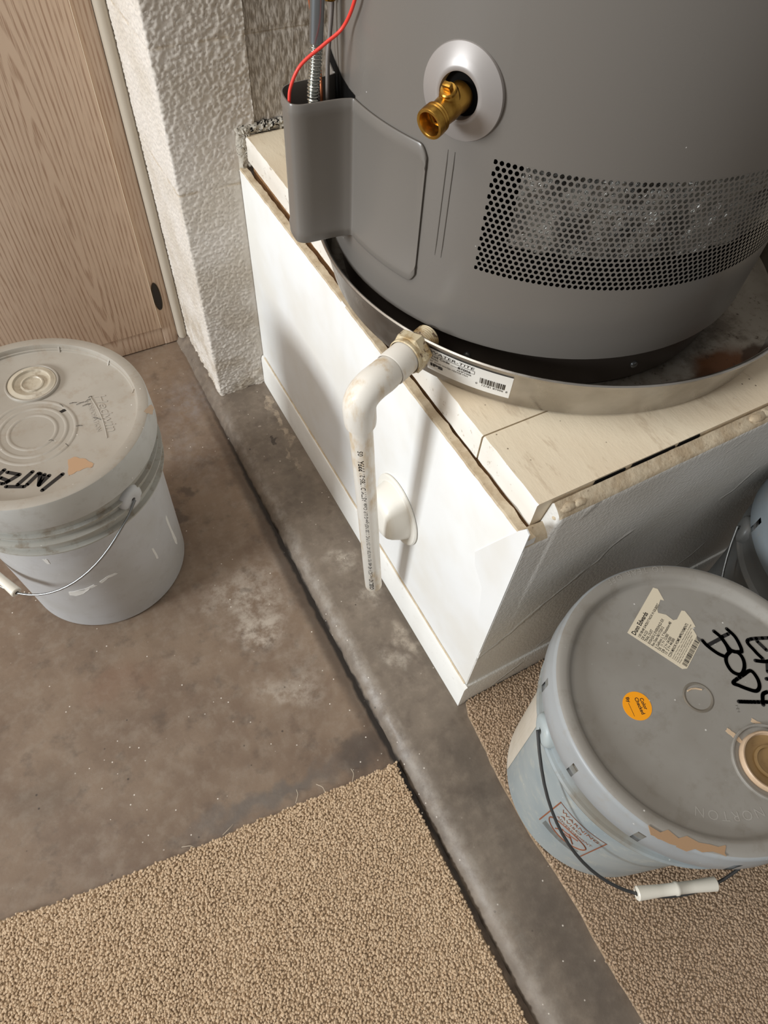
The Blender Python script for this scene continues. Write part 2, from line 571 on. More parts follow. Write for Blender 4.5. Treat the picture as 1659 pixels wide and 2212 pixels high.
class Geo:
    """collects shapes for ONE mesh"""

    def __init__(s):
        s.v, s.f = [], []

    def add(s, v, f):
        k = len(s.v)
        s.v += [tuple(p) for p in v]
        s.f += [tuple(i + k for i in q) for q in f]
        return s

    def loft(s, rings, closed=True, caps=True, loop=False):
        n = len(rings[0])
        v = [p for r in rings for p in r]
        f = []
        R = len(rings)
        for i in range(R if loop else R - 1):
            a, b = i * n, ((i + 1) % R) * n
            for j in range(n if closed else n - 1):
                k = (j + 1) % n
                f.append((a + j, a + k, b + k, b + j))
        if caps and closed and not loop:
            f.append(tuple(range(n - 1, -1, -1)))
            f.append(tuple(range((R - 1) * n, R * n)))
        return s.add(v, f)

    def lathe(s, prof, seg=64, mat=None, skip=None, a0=0.0, a1=2 * PI):
        """prof: (r, z); r==0 closes to a point. mat: 4x4 frame"""
        mat = mat or Matrix.Identity(4)
        full = abs(a1 - a0 - 2 * PI) < 1e-6
        cnt = seg if full else seg + 1
        idx, v, f = [], [], []
        for (r, z) in prof:
            if r <= 1e-9:
                idx.append([len(v)] * cnt)
                v.append(mat @ Vector((0, 0, z)))
            else:
                idx.append(list(range(len(v), len(v) + cnt)))
                for i in range(cnt):
                    a = a0 + (a1 - a0) * i / seg
                    v.append(mat @ Vector((r * math.cos(a), r * math.sin(a), z)))
        for p in range(len(prof) - 1):
            for i in range(seg):
                if skip and skip(p, i):
                    continue
                j = (i + 1) % cnt if full else i + 1
                q = [idx[p][i], idx[p][j], idx[p + 1][j], idx[p + 1][i]]
                u = []
                for k in q:
                    if k not in u:
                        u.append(k)
                if len(u) >= 3:
                    f.append(tuple(u))
        return s.add(v, f)

    def tube(s, pts, r, seg=10, caps=True, radii=None):
        P = [Vector(p) for p in pts]
        rings = []
        t0 = (P[1] - P[0]).normalized()
        up = Vector((0, 0, 1)) if abs(t0.z) < 0.9 else Vector((1, 0, 0))
        nrm = t0.cross(up).normalized()
        for i, p in enumerate(P):
            t = (P[min(i + 1, len(P) - 1)] - P[max(i - 1, 0)]).normalized()
            nrm = (nrm - t * nrm.dot(t)).normalized()
            b = t.cross(nrm)
            rr = radii[i] if radii else r
            rings.append([p + (nrm * math.cos(2 * PI * k / seg) + b * math.sin(2 * PI * k / seg)) * rr for k in range(seg)])
        return s.loft(rings, True, caps)

    def box(s, a, b):
        (x0, y0, z0), (x1, y1, z1) = a, b
        v = [(x0, y0, z0), (x1, y0, z0), (x1, y1, z0), (x0, y1, z0), (x0, y0, z1), (x1, y0, z1), (x1, y1, z1), (x0, y1, z1)]
        return s.add(v, [(0, 3, 2, 1), (4, 5, 6, 7), (0, 1, 5, 4), (1, 2, 6, 5), (2, 3, 7, 6), (3, 0, 4, 7)])

    def map(s, fn):
        s.v = [tuple(fn(*p)) for p in s.v]
        return s

    def obj(s, name, mat, parent=None, smooth=40.0, **k):
        return new_obj(name, s.v, s.f, mat, parent, smooth, **k)


def bevel(o, w=0.002, seg=2):
    bm = bmesh.new()
    bm.from_mesh(o.data)
    bmesh.ops.bevel(bm, geom=[e for e in bm.edges if e.calc_face_angle(0) > 0.6], offset=w, segments=seg, affect='EDGES', profile=0.5)
    bm.to_mesh(o.data)
    bm.free()
    o.data.polygons.foreach_set('use_smooth', [True] * len(o.data.polygons))
    o.data.set_sharp_from_angle(angle=math.radians(35))
    return o


def spline(pts, n=12):
    """Catmull-Rom through pts"""
    P = [Vector(p) for p in pts]
    P = [P[0] * 2 - P[1]] + P + [P[-1] * 2 - P[-2]]
    out = []
    for i in range(1, len(P) - 2):
        for k in range(n):
            t = k / n
            a, b, c, d = P[i - 1], P[i], P[i + 1], P[i + 2]
            out.append(0.5 * ((2 * b) + (c - a) * t + (2 * a - 5 * b + 4 * c - d) * t * t + (3 * b - a - 3 * c + d) * t ** 3))
    out.append(P[-2])
    return out


def frame(origin, zaxis, up=(0, 0, 1)):
    z = Vector(zaxis).normalized()
    x = Vector(up).cross(z).normalized()
    y = z.cross(x)
    m = Matrix((x, y, z)).transposed().to_4x4()
    m.translation = Vector(origin)
    return m


_dg = None


def text_geo(body, size, bold=0.0, shear=0.0, spacing=1.0):
    """flat glyph outlines as (verts2d, faces)"""
    cu = bpy.data.curves.new('text_tmp', 'FONT')
    cu.body, cu.size, cu.shear, cu.space_character = body, size, shear, spacing
    cu.offset = bold
    cu.resolution_u = 3
    o = bpy.data.objects.new('text_tmp', cu)
    col.objects.link(o)
    bpy.context.view_layer.update()
    me = bpy.data.meshes.new_from_object(o.evaluated_get(bpy.context.evaluated_depsgraph_get()))
    v = [(p.co.x, p.co.y) for p in me.vertices]
    f = [tuple(p.vertices) for p in me.polygons]
    bpy.data.objects.remove(o)
    bpy.data.curves.remove(cu)
    bpy.data.meshes.remove(me)
    return v, f


def put_text(g, body, size, fn, width=None, **k):
    """append lettering to Geo g, mapped by fn(u, v) -> xyz; width squeezes the line to that length"""
    v, f = text_geo(body, size, **k)
    if not v:
        return
    sx = 1.0
    if width:
        w = max(p[0] for p in v) - min(p[0] for p in v)
        sx = width / w
    g.add([fn(p[0] * sx, p[1]) for p in v], f)


def strokes(lines, w, z, wob=0.0):
    """flat marker strokes with round ends"""
    g = Geo()
    for ln in lines:
        for i, (x, y) in enumerate(ln):
            n = 10
            g.add([(x + w / 2 * math.cos(2 * PI * k / n), y + w / 2 * math.sin(2 * PI * k / n), z) for k in range(n)], [tuple(range(n))])
            if i:
                px, py = ln[i - 1]
                d = Vector((x - px, y - py))
                if d.length < 1e-6:
                    continue
                d.normalize()
                nx, ny = -d.y * w / 2, d.x * w / 2
                g.add([(px + nx, py + ny, z), (px - nx, py - ny, z), (x - nx, y - ny, z), (x + nx, y + ny, z)], [(0, 1, 2, 3)])
    return g


def splat(pts, z, jag=0.0, thick=0.0004):
    """ragged paint patch with a little thickness from an outline"""
    P = []
    for i, (x, y) in enumerate(pts):
        x2, y2 = pts[(i + 1) % len(pts)]
        for k in range(4):
            t = k / 4
            P.append((x + (x2 - x) * t + random.uniform(-jag, jag), y + (y2 - y) * t + random.uniform(-jag, jag)))
    g = Geo()
    n = len(P)
    g.add([(x, y, z) for x, y in P] + [(x, y, z + thick) for x, y in P],
          [tuple(range(n, 2 * n))] + [(i, (i + 1) % n, n + (i + 1) % n, n + i) for i in range(n)])
    return g


def fbm(p, f, o=3):
    return noise.fractal(Vector(p) * f, 0.9, 2.0, o)


# ------------------------------------------------------------------ floor
g = Geo()
g.box((-2.2, -1.8, -.10), (.2, 2.2, -.025))
o = g.obj('floor', CON_LOW, smooth=0)
tag(o, 'stained brown-grey concrete garage floor left of the raised slab edge', 'floor', kind='structure')

# raised slab with a chipped, rounded edge
ys = [-1.8, -1.0, -.6] + [-.45 + i * .005 for i in range(340)] + [1.4, 2.2]
rings = []
for y in ys:
    n1 = fbm((0, y, 0), 9) * .006 + fbm((2, y, 0), 40, 3) * .0022
    n2 = fbm((5, y, 0), 14) * .005 + fbm((7, y, 0), 60, 3) * .002
    e = .2165 + n1 * .8
    b = .1945 + n2 * .7
    zz = lambda k, f=70: fbm((k, y, 1), f) * .0012
    rings.append([(b - .004, y, -.06), (b, y, -.0255), (b + .003 + zz(1), y, -.020), (b + .006 + zz(2), y, -.014 + zz(3)), (e - .009 + zz(4), y, -.0075 + zz(5)),
                  (e - .004, y, -.0032 + zz(6)), (e + .002, y, -.0008 + zz(7) * .4), (e + .012, y, 0), (.26, y, 0), (.32, y, 0), (.5, y, 0), (2.2, y, 0), (2.2, y, -.10), (.3, y, -.10)])
g = Geo()
g.loft(rings)
o = g.obj('floor_step', CON_UP, smooth=60)
tag(o, 'raised concrete slab with chipped rounded edge under the white platform', 'floor', kind='structure')

# ------------------------------------------------------------------ block wall
WY, WX = 1.0275, .218
g = Geo()
g.box((WX + .012, WY + .012, -.024), (2.0, 1.6, 2.3))
wall = g.obj('wall_back', STUCCO, smooth=0)
tag(wall, 'textured painted block wall beside the oak cabinet and behind the water heater', 'wall', kind='structure')
courses = [-.0245, .037, .240, .443, .648, .852, 1.056]
R_C = .0032


def wall_path(s):
    """s < 0: the return facing the cabinet side; s > 0: the face beside the platform"""
    if s < -R_C:
        return Vector((WX, WY - s, 0)), Vector((-1, 0, 0))
    if s > R_C:
        return Vector((WX + s, WY, 0)), Vector((0, -1, 0))
    a = (s + R_C) / (2 * R_C) * PI / 2
    nrm = Vector((-math.cos(a), -math.sin(a), 0))
    return Vector((WX + R_C, WY + R_C, 0)) + nrm * R_C, nrm


def knock(p):
    n1 = noise.noise(p * 270)
    n2 = noise.noise(p * 560 + Vector((5, 5, 5)))
    h = max(min(n1 * 1.9 + n2 * .8, .6), -.55)
    return h


for ci in range(len(courses) - 1):
    z0, z1 = courses[ci], courses[ci + 1]
    st = .0020 if z1 < .9 else .02
    ss = list(np.arange(-.275, .139, st))
    zs = list(np.arange(z0, z1, st)) + [z1]
    verts, faces = [], []
    for z in zs:
        for s_ in ss:
            p, n_ = wall_path(s_)
            q = Vector((p.x, p.y, z))
            amp = .0016
            if s_ > 0:
                edge = .092 + fbm((0, 0, z), 17, 3) * .016 - max(0, z - .5) * .5
                if z < .52:
                    amp *= 1 - .82 * max(0, min(1, (s_ - edge) / .006))
            d = knock(q) * amp
            jz = min(abs(z - z0), abs(z - z1))
            if jz < .006:
                d -= .0007 * (1 - jz / .006) * (.3 if (z < .3) else 1)
            if z < .06:
                d += fbm(q, 50) * .003 * (1 - z / .06)
            verts.append(q + n_ * d)
    W = len(ss)
    for i in range(len(zs) - 1):
        for j in range(W - 1):
            a = i * W + j
            faces.append((a, a + 1, a + 1 + W, a + W))
    new_obj('concrete_block', verts, faces, STUCCO, wall, 0).data.polygons.foreach_set('use_smooth', [True] * len(faces))

# dragged render to the right of the corner blocks, behind the heater
for (z0, z1) in ((.42, .648), (.648, .852)):
    st = .003
    xs = list(np.arange(.353, .62, st))
    zs = list(np.arange(z0, z1, st)) + [z1]
    verts, faces = [], []
    for z in zs:
        for x in xs:
            q = Vector((x, WY + .003, z))
            d = noise.noise(Vector((x * 330, 0, z * 70))) * .0014 + noise.noise(Vector((x * 90, 4, z * 60))) * .001
            jz = min(abs(z - z0), abs(z - z1))
            if jz < .005:
                d -= .001
            verts.append(q + Vector((0, -d, 0)))
    W = len(xs)
    for i in range(len(zs) - 1):
        for j in range(W - 1):
            a = i * W + j
            faces.append((a, a + 1, a + 1 + W, a + W))
    o = new_obj('rendered_block', verts, faces, DRAG, wall, 0)
    o.data.polygons.foreach_set('use_smooth', [True] * len(faces))


def lump(name, x0, x1, z0, z1, depth, mat, st=.0022):
    xs = np.arange(x0, x1, st)
    zs = np.arange(z0, z1, st)
    v, f = [], []
    for i, z in enumerate(zs):
        for j, x in enumerate(xs):
            tx = min(j, len(xs) - 1 - j) / 2.5
            tz = min(i, len(zs) - 1 - i) / 2.0
            k = min(1, tx, tz)
            d = depth * (.55 + .45 * noise.noise(Vector((x * 160, 2, z * 160))) + .5 * noise.noise(Vector((x * 400, 2, z * 400)))) * k - .001
            v.append((x + noise.noise(Vector((x * 90, 8, z * 90))) * .003, WY - d, z + noise.noise(Vector((x * 90, 3, z * 90))) * .003))
    W = len(xs)
    for i in range(len(zs) - 1):
        for j in range(W - 1):
            a = i * W + j
            f.append((a, a + 1, a + 1 + W, a + W))
    return new_obj(name, v, f, mat, wall, 60)


lump('mortar_patch', .321, .351, .462, .532, .009, MORTAR2)
lump('mortar_joint', .328, .50, .514, .533, .008, MORTAR)

# ------------------------------------------------------------------ cabinet and its trim
cab = thing('storage_cabinet', 'tall oak-veneer storage cabinet standing on the floor beside the block wall', 'cabinet', (-.3, 1.256, -.025))
X, Y, Z = -.3, 1.256, -.025


def L3(a, org):
    return tuple(a[i] - org[i] for i in range(3))


def part_box(name, a, b, mat, parent, org, bw=.0012):
    g = Geo()
    g.box(L3(a, org), L3(b, org))
    return bevel(g.obj(name, mat, parent, 0), bw)


org = (X, Y, Z)
part_box('carcass', (-.80, 1.272, -.025), (.199, 1.72, 1.9), OAK2, cab, org)
part_box('stile', (.1675, 1.256, -.022), (.199, 1.272, 1.9), OAK2, cab, org)
part_box('bottom_rail', (-.80, 1.2565, -.022), (.1672, 1.272, .026), OAK2, cab, org)
part_box('door', (-.34, 1.250, .029), (.1662, 1.268, 1.86), OAK, cab, org)
part_box('edge_highlight', (.1660, 1.2494, .029), (.1673, 1.262, 1.86), plain('painted_edge_highlight', (232, 214, 190), .5), cab, org, .0002)  # pale strip paints the light caught along the door's edge
door2 = part_box('door', (-.80, 1.250, .029), (-.343, 1.268, 1.86), OAK, cab, org)
g = Geo()
mt = frame((.1768 - X, 1.2556 - Y, .106 - Z), (0, -1, 0))
ring = []
for k in range(28):
    a = 2 * PI * k / 28
    ring.append((.0088 * math.cos(a), .0345 * math.copysign(abs(math.sin(a)) ** .8, math.sin(a))))
rings = []
for (sc, dz) in ((1.0, -.001), (1.0, .0016), (.9, .0022), (.72, .0008), (.7, -.002)):
    rings.append([mt @ Vector((x * (sc if sc == 1 else sc * .95), y * (1 - (1 - sc) * .25), dz)) for x, y in ring])
g.loft(rings)
fp = g.obj('finger_pull', plain('pull_metal', (74, 66, 56), 0.4, 0.6), cab)
g = Geo()
g.add([mt @ Vector((x * .7, y * .93, .0009)) for x, y in ring], [tuple(range(28))])
g.obj('pull_recess', plain('pull_shadow', (44, 38, 33), .6), fp, 0)

# rounded vinyl trim strip between cabinet and wall
g = Geo()
prof = [(.1992, 1.2555), (.1992, 1.247)] + [(.209 - .0098 * math.cos(a), 1.247 - .010 * math.sin(a)) for a in np.linspace(.2, PI - .35, 9)] + [(.2165, 1.249), (.2165, 1.2555)]
g.loft([[(x, y, z) for x, y in prof] for z in (-.004, .3, .8, 1.9)])
o = g.obj('trim_1', PVCTRIM)
tag(o, 'rounded beige vinyl trim strip between cabinet and white wall', 'trim', kind='structure')

# ------------------------------------------------------------------ platform
PX, PY = .322, .233
plat = thing('heater_platform', 'white painted box platform with worn beige top carrying the water heater', 'platform', (.7, .63, 0))
org = (.7, .63, 0)


def loc(p):
    return (p[0] - .7, p[1] - .63, p[2])


# side panel: lofted along y with a raw top edge
rings = []
for y in [PY + .002] + list(np.arange(.245, 1.02, .006)) + [1.0262]:
    zt = .4815 - (y - .25) * .0175 + fbm((1, y, 0), 60) * .0012
    w = fbm((4, y, 0), 45) * .0011
    rings.append([loc(p) for p in ((.322, y, .001), (.322, y, .25), (.322, y, zt - .0025), (.3232 + w * .4, y, zt), (.3275, y, zt + w * .6), (.3335 + w, y, zt + w), (.3345, y, zt - .004), (.3345, y, .001))])
g = Geo()
g.loft(rings)
side = g.obj('side_panel', None, plat, 50, mats=[WPAINT, RAW])
for p in side.data.polygons:
    p.material_index = 1 if (p.normal.z > .35 and p.center.z > .44) else 0

# front panel: glossy face, lumpy joint compound on its top edge
rings = []
for x in list(np.arange(.3223, 1.10, .006)):
    zt = .5095 + (x - .33) * .008 + fbm((x, 0, 2), 40) * .0009
    w = fbm((x, 3, 0), 70) * .0009
    lo = min(1.0, max(0.0, (x - .33) / .33)) * .009
    if x < .358:
        zt = .482 + fbm((x, 9, 0), 60) * .003
    rings.append([loc(p) for p in ((x, .233, .001), (x, .233, .25), (x, .233, zt - .021 + lo), (x, .2342, zt - .013 + lo * .6), (x, .2368, zt - .0085 + w + lo * .5), (x, .2415, zt - .004 + w * 1.6), (x, .2485, zt + w), (x, .2505, zt - .003), (x, .2505, .001))])
g = Geo()
g.loft(rings)
front = g.obj('front_panel', None, plat, 50, mats=[FRONTP, RAW])
for p in front.data.polygons:
    p.material_index = 1 if (p.normal.z > .45 and p.center.z > .44) else 0

# deck boards with white edges
def deck(name, x0, x1, y0, y1, z1, seed):
    rings = []
    for y in [y0] + list(np.arange(y0 + .004, y1 - .003, .012)) + [y1]:
        w = fbm((seed, y, 0), 60) * .0012
        rings.append([loc(p) for p in ((x0 + w * .4, y, z1 - .037), (x0 + w * .6, y, z1 - .02), (x0 + w, y, z1 - .002), (x0 + .0018 + w, y, z1), (x0 + .02, y, z1), (x1, y, z1), (x1, y, z1 - .037))])
    g = Geo()
    g.loft(rings)
    o = g.obj(name, None, plat, 45, mats=[DECK, WEDGE])
    for p in o.data.polygons:
        p.material_index = 1 if p.normal.x < -.3 else 0
    return o


deck('deck_board', .3385, 1.10, .2515, .3502, .5145, 1)
deck('deck_board', .3372, 1.10, .3517, 1.0255, .5150, 2)
part_box('framing', (.341, .255, .001), (1.09, 1.015, .4765), WOOD, plat, org, .002)
part_box('framing', (.342, .2535, .43), (.372, .2565, .476), WOOD, plat, org, .0005)
# baseboards
rings = []
for y in (.2283, .6, 1.0255):
    rings.append([loc(p) for p in ((.3215, y, .0005), (.3165, y, .0005), (.3165, y, .069), (.3185, y, .0745), (.3215, y, .076))])
g = Geo()
g.loft(rings)
g.obj('baseboard', BASEB, plat, 30)
rings = []
for x in (.3213, .6, 1.1):
    rings.append([loc(p) for p in ((x, .2332, .0005), (x, .2282, .0005), (x, .2282, .069), (x, .2302, .0745), (x, .2332, .076))])
g = Geo()
g.loft(rings)
g.obj('baseboard', FRONTP, plat, 30)
g = Geo()
ysb = np.arange(.236, 1.02, .012)
g.loft([[loc((.3214, y, .0755)), loc((.3195 + fbm((y, 0, 0), 30) * .0006, y, .0768)), loc((.3216, y, .0785 + fbm((y, 3, 0), 30) * .001))] for y in ysb])
g.obj('caulk_line', RAW, plat, 60)
# peeling corner tape at the near corner of the side panel
g = Geo()
poly = [(.2335, .20), (.2335, .497), (.2395, .500), (.2475, .4855), (.262, .452), (.280, .41), (.296, .372), (.2905, .352), (.268, .33), (.255, .26)]
n = len(poly)
g.add([loc((.3219, y, z)) for y, z in poly] + [loc((.3205, y, z)) for y, z in poly], [tuple(range(n, 2 * n))] + [(i, (i + 1) % n, n + (i + 1) % n, n + i) for i in range(n)])
g.obj('corner_tape', WPAINT, plat, 0)
# chunks of joint compound round the broken corner
for (x, y, z, r) in ((.372, .2425, .5030, .009), (.386, .241, .5035, .007), (.640, .243, .5085, .009), (.655, .2435, .5090, .008), (.363, .240, .495, .006)):
    g = Geo()
    m_ = Matrix.Translation(loc((x, y, z))) @ Matrix.Diagonal((1.5, .7, .55, 1))
    g.lathe([(r * math.sin(t), -r * math.cos(t)) for t in np.linspace(0, PI, 7)], 12, m_)
    g.v = [tuple(Vector(p) + Vector((1, 1, 1)) * fbm(p, 160) * .0012) for p in g.v]
    g.obj('plaster_lump', RAW, plat, 60)
# gaps along the front crack
for (xa, xb) in ((.412, .452), (.462, .521), (.527, .557)):
    g = Geo()
    g.box(loc((xa, .2499, .49)), loc((xb, .2516, .5118 + (xa - .4) * .008)))
    g.obj('crack', DARK, plat, 0)

# round white escutcheon on the side panel
pl = thing('round_wall_plate', 'round white plastic cap with raised centre on the white side panel', 'wall plate', (.3218, .468, .238))
g = Geo()
fr = frame((0, 0, 0), (-1, 0, 0))
g.lathe([(0, -.0005), (.054, -.0005), (.0565, .001), (.057, .003), (.0555, .0052), (.051, .0058), (.0475, .0048), (.0462, .0052)], 64, fr)
g.obj('flange', PLASTW, pl)
g = Geo()
g.lathe([(.0465, .004), (.0452, .008), (.0425, .017), (.039, .026), (.0355, .031), (.031, .0335), (.02, .0345), (0, .0348)], 64, fr)
g.obj('boss', PLASTW, pl)

# ------------------------------------------------------------------ drain pan
PC = (.595, .583)
DZ = .5152
pan = thing('drain_pan', 'round aluminium drip pan under the water heater on the platform top', 'drain pan', (PC[0], PC[1], DZ))
g = Geo()
g.lathe([(0, .0002), (.288, .0002), (.2925, .003), (.3055, .0585), (.3072, .0622), (.3092, .0633), (.3108, .0620), (.3102, .0595), (.3088, .0588)], 160)
g.obj('pan_wall', PAN_OUT, pan)
g = Geo()
g.lathe([(0, .0014), (.286, .0014), (.2912, .004), (.3040, .058), (.3064, .0615)], 160)
g.obj('pan_floor', PAN_IN, pan)


def panmap(ang0, off=.0011):
    def fn(u, v):
        r = .2925 + (v - .003) * (.013 / .0555) + off
        a = math.radians(ang0) + u / .301
        return (r * math.cos(a), r * math.sin(a), v)
    return fn


def panquad(g, a0, u0, u1, v0, v1, off, n=1):
    fn = panmap(a0, off)
    for i in range(n):
        a, b = u0 + (u1 - u0) * i / n, u0 + (u1 - u0) * (i + 1) / n
        g.add([fn(a, v0), fn(b, v0), fn(b, v1), fn(a, v1)], [(0, 1, 2, 3)])


A0, LW = -154.2, .0985
g = Geo()
panquad(g, A0, 0, LW, .0135, .0505, .0009, 24)
lab = g.obj('product_label', PAPERW, pan)
lab['label'] = 'white product label with barcode'
g = Geo()


def pt(body, u, v, size, width=None, **k):
    fn = panmap(A0, .0013)
    put_text(g, body, size, lambda a, b: fn(u + a, v + b), width, **k)


pt('WATER-TITE', .004, .0440, .0062, .052, shear=.15)
for (u0, u1, v0, v1) in ((.004, .057, .0422, .0427), (.057, .0574, .0375, .0427), (.030, .057, .0372, .0376)):
    panquad(g, A0, u0, u1, v0, v1, .0013, 10)
pt('Prod Code', .004, .0375, .0052, .024, bold=.00008)
pt('87006', .038, .0365, .0052, .015, bold=.00008)
pt('Model', .004, .0330, .0042, .010)
pt('AHP2406', .037, .0322, .0042, .017)
pt('24" ALUM WATER HEATER PAN', .004, .0285, .0035, .046)
pt('IPS', .004, .0215, .0062, .016, bold=.0003)
rb = random.Random(3)
u = .064
while u < .092:
    w = rb.choice((.0004, .0004, .0008, .0012))
    panquad(g, A0, u, min(u + w, .092), .0265, .036, .0013)
    u += w + rb.choice((.0004, .0005, .0009))
pt('0', .0595, .0225, .0046)
pt('12181 87006', .066, .0222, .0046, .024)
pt('8', .0935, .0222, .0046)
g.obj('label_print', INK, lab, 0)

# ------------------------------------------------------------------ water heater
HC = (.566, .595)
HZ = DZ + .0018
HR = .260
wh = thing('water_heater', 'tall grey cylindrical water heater standing in an aluminium pan', 'water heater', (HC[0], HC[1], HZ))


def rz(z):
    return z - HZ


def hp(ang, z, r=HR):
    a = math.radians(ang)
    return Vector((r * math.cos(a), r * math.sin(a), rz(z)))


SA0, SA1, SZ0, SZ1 = -143.55, -20.0, .6560, .7625
# jacket with an opening for the vent screen
angs = sorted(set([SA0, SA1] + [-180 + 3 * i for i in range(120)]))
zl = [.5687, .5700, .575, SZ0, SZ1, 1.0, 1.65]
rr = [HR - .0015, HR, HR, HR, HR, HR, HR]
verts = [hp(a, z, r) for z, r in zip(zl, rr) for a in angs]
n = len(angs)
faces = []
for i in range(len(zl) - 1):
    for j in range(n):
        a = angs[j]
        if abs(zl[i] - SZ0) < 1e-6 and SA0 - 1e-6 <= a < SA1 - 1e-6:
            continue
        k = (j + 1) % n
        faces.append((i * n + j, i * n + k, (i + 1) * n + k, (i + 1) * n + j))
faces.append(tuple(range((len(zl) - 1) * n, len(zl) * n)))
new_obj('jacket', verts, faces, JACKET, wh, 40)
g = Geo()
g.lathe([(0, 0), (.243, 0), (.245, .002), (.2455, .048), (.252, .0525), (.2585, .0535)], 128)
base = g.obj('base_ring', BASEMET, wh)
for a in (-97, -142):
    g = Geo()
    g.lathe([(0, .0026), (.0028, .0022), (.0042, .001), (.0044, -.001)], 14, frame(hp(a, .538, .2462), hp(a, .538) - hp(0, .538, 0)))
    g.obj('screw', STEEL, base)
# perforated screen: a hexagon with a round hole for each opening
pitch = .00562
rowh = (SZ1 - SZ0) / 21.0
arc = math.radians(SA1 - SA0) * HR
ncol = int(arc / pitch)
g = Geo()
pitch = arc / ncol
Rr = .0020
for rI in range(21):
    zc = SZ0 + rowh * (rI + .5)
    for c_ in range(ncol):
        xc = pitch * (c_ + .5 + (.25 if rI % 2 else -.25))
        x0, x1 = xc - pitch / 2, xc + pitch / 2
        if c_ == 0:
            x0 = 0
        if c_ == ncol - 1:
            x1 = arc
        z0, z1 = zc - rowh / 2, zc + rowh / 2
        v, f = [], []
        N = 12
        for k in range(N):
            a = 2 * PI * (k + .5) / N
            cx, sx = math.cos(a), math.sin(a)
            t = min(((x1 - xc) if cx > 0 else (xc - x0)) / max(abs(cx), 1e-6), (rowh / 2) / max(abs(sx), 1e-6))
            v.append((xc + cx * t, zc + sx * t))
            v.append((xc + cx * Rr, zc + sx * Rr * 1.05))
        # square corners
        cor = [(x1, z1), (x0, z1), (x0, z0), (x1, z0)]
        k0 = len(v)
        v += cor
        for k in range(N):
            j = (k + 1) % N
            f.append((2 * k, 2 * j, 2 * j + 1, 2 * k + 1))
        for ci_, (sxn, szn) in enumerate(((1, 1), (-1, 1), (-1, -1), (1, -1))):
            ca = math.atan2(szn * (rowh / 2), (x1 - xc) if sxn > 0 else -(xc - x0)) % (2 * PI)
            k = int(((ca / (2 * PI) * N) - .5) % N)
            f.append((2 * k, k0 + ci_, 2 * ((k + 1) % N)))
        vv = [hp(SA0 + math.degrees(x / HR), z) for x, z in v]
        g.add(vv, f)
g.obj('vent_screen', JACKET, wh, 40)
# what shows through the screen: crumpled foil wrap in front of the dark inside
g = Geo()
g.lathe([(.222, rz(.60)), (.222, rz(.80))], 90, None, None, math.radians(SA0 - 12), math.radians(SA1 + 10))
g.obj('inner_shadow', DARK, wh)
v, f = [], []
AA = np.linspace(SA0 + 5.5, SA1, 150)
ZZ = np.linspace(.684, .772, 16)
for z in ZZ:
    for a in AA:
        v.append(hp(a, z, .2515 + noise.noise(Vector((a * .30, z * 60, 0))) * .0045 + noise.noise(Vector((a * 1.3, z * 200, 4))) * .0015))
for i in range(len(ZZ) - 1):
    for j in range(len(AA) - 1):
        a = i * len(AA) + j
        f.append((a, a + 1, a + 1 + len(AA), a + len(AA)))
new_obj('foil_wrap', v, f, FOIL, wh, 70)
# gas-line shroud: flange on the jacket running into a deep U-shaped pocket
ZT, ZB = .7535, .6135
prof = [hp(a, 0, HR + .0022).xy for a in np.linspace(-157.2, -179.0, 12)]
H0 = Vector(HC)
world_pts = [(.3035, .5945), (.2990, .5965), (.2900, .5985), (.2700, .6000), (.2560, .6010), (.2490, .6035), (.2452, .6080), (.2448, .6150), (.2460, .6260), (.2490, .6350), (.2550, .6415), (.2640, .6445), (.2800, .6455), (.3020, .6460), (.3120, .6490)]
path = [Vector((p.x, p.y)) for p in prof] + [Vector(p) - H0 for p in world_pts]
path = [Vector((p.x, p.y)) for p in spline([(p.x, p.y, 0) for p in path], 4)]
tail = [hp(a, 0, HR + .0022).xy for a in (167.5, 163, 158, 152)]
path += [Vector((p.x, p.y)) for p in tail]
nrm = []
for i, p in enumerate(path):
    t = (path[min(i + 1, len(path) - 1)] - path[max(i - 1, 0)]).normalized()
    nrm.append(Vector((t.y, -t.x)))
if nrm[0].dot(path[0]) < 0:
    nrm = [-q for q in nrm]
rows = []
for k, z in enumerate((ZT, ZT - .0015, ZT - .006, ZT - .010, .70, .66, ZB + .010, ZB + .006, ZB + .0015, ZB)):
    rows.append(z)
g = Geo()
rings = []
L_ = len(path)
for i, p in enumerate(path):
    q = nrm[i]
    # the flange corners are rounded off
    cut = max(0.0, 1 - i / 4.0) ** 2 * .010
    zt, zb = ZT - cut, ZB + cut
    if i >= 40:
        zb -= .0
    zs_ = [zt, zt - .0012, zt - .006, zt - .009, zt - .012, .66, zb + .012, zb + .009, zb + .006, zb + .0012, zb]
    lip = [0, .0006, .0006, .0012, 0, 0, 0, .0012, .0006, .0006, 0]
    out = [(p.x + q.x * l, p.y + q.y * l, rz(z)) for z, l in zip(zs_, lip)]
    inn = [(p.x - q.x * .0012, p.y - q.y * .0012, rz(z)) for z in (zb, zt)]
    rings.append(out + inn)
g.loft(rings)
sh = g.obj('gas_shroud', SHROUD, wh, 50)
sh['label'] = 'grey sheet-metal shroud with open pocket'
g = Geo()
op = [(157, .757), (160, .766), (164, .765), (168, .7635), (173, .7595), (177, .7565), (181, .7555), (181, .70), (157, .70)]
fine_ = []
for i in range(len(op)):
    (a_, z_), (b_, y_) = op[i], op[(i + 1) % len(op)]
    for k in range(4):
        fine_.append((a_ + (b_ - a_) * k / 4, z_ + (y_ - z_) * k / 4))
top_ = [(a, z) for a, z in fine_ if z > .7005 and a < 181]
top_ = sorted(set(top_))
g.loft([[hp(a, z, HR + .0007), hp(a, .70, HR + .0007)] for a, z in top_], closed=False, caps=False)
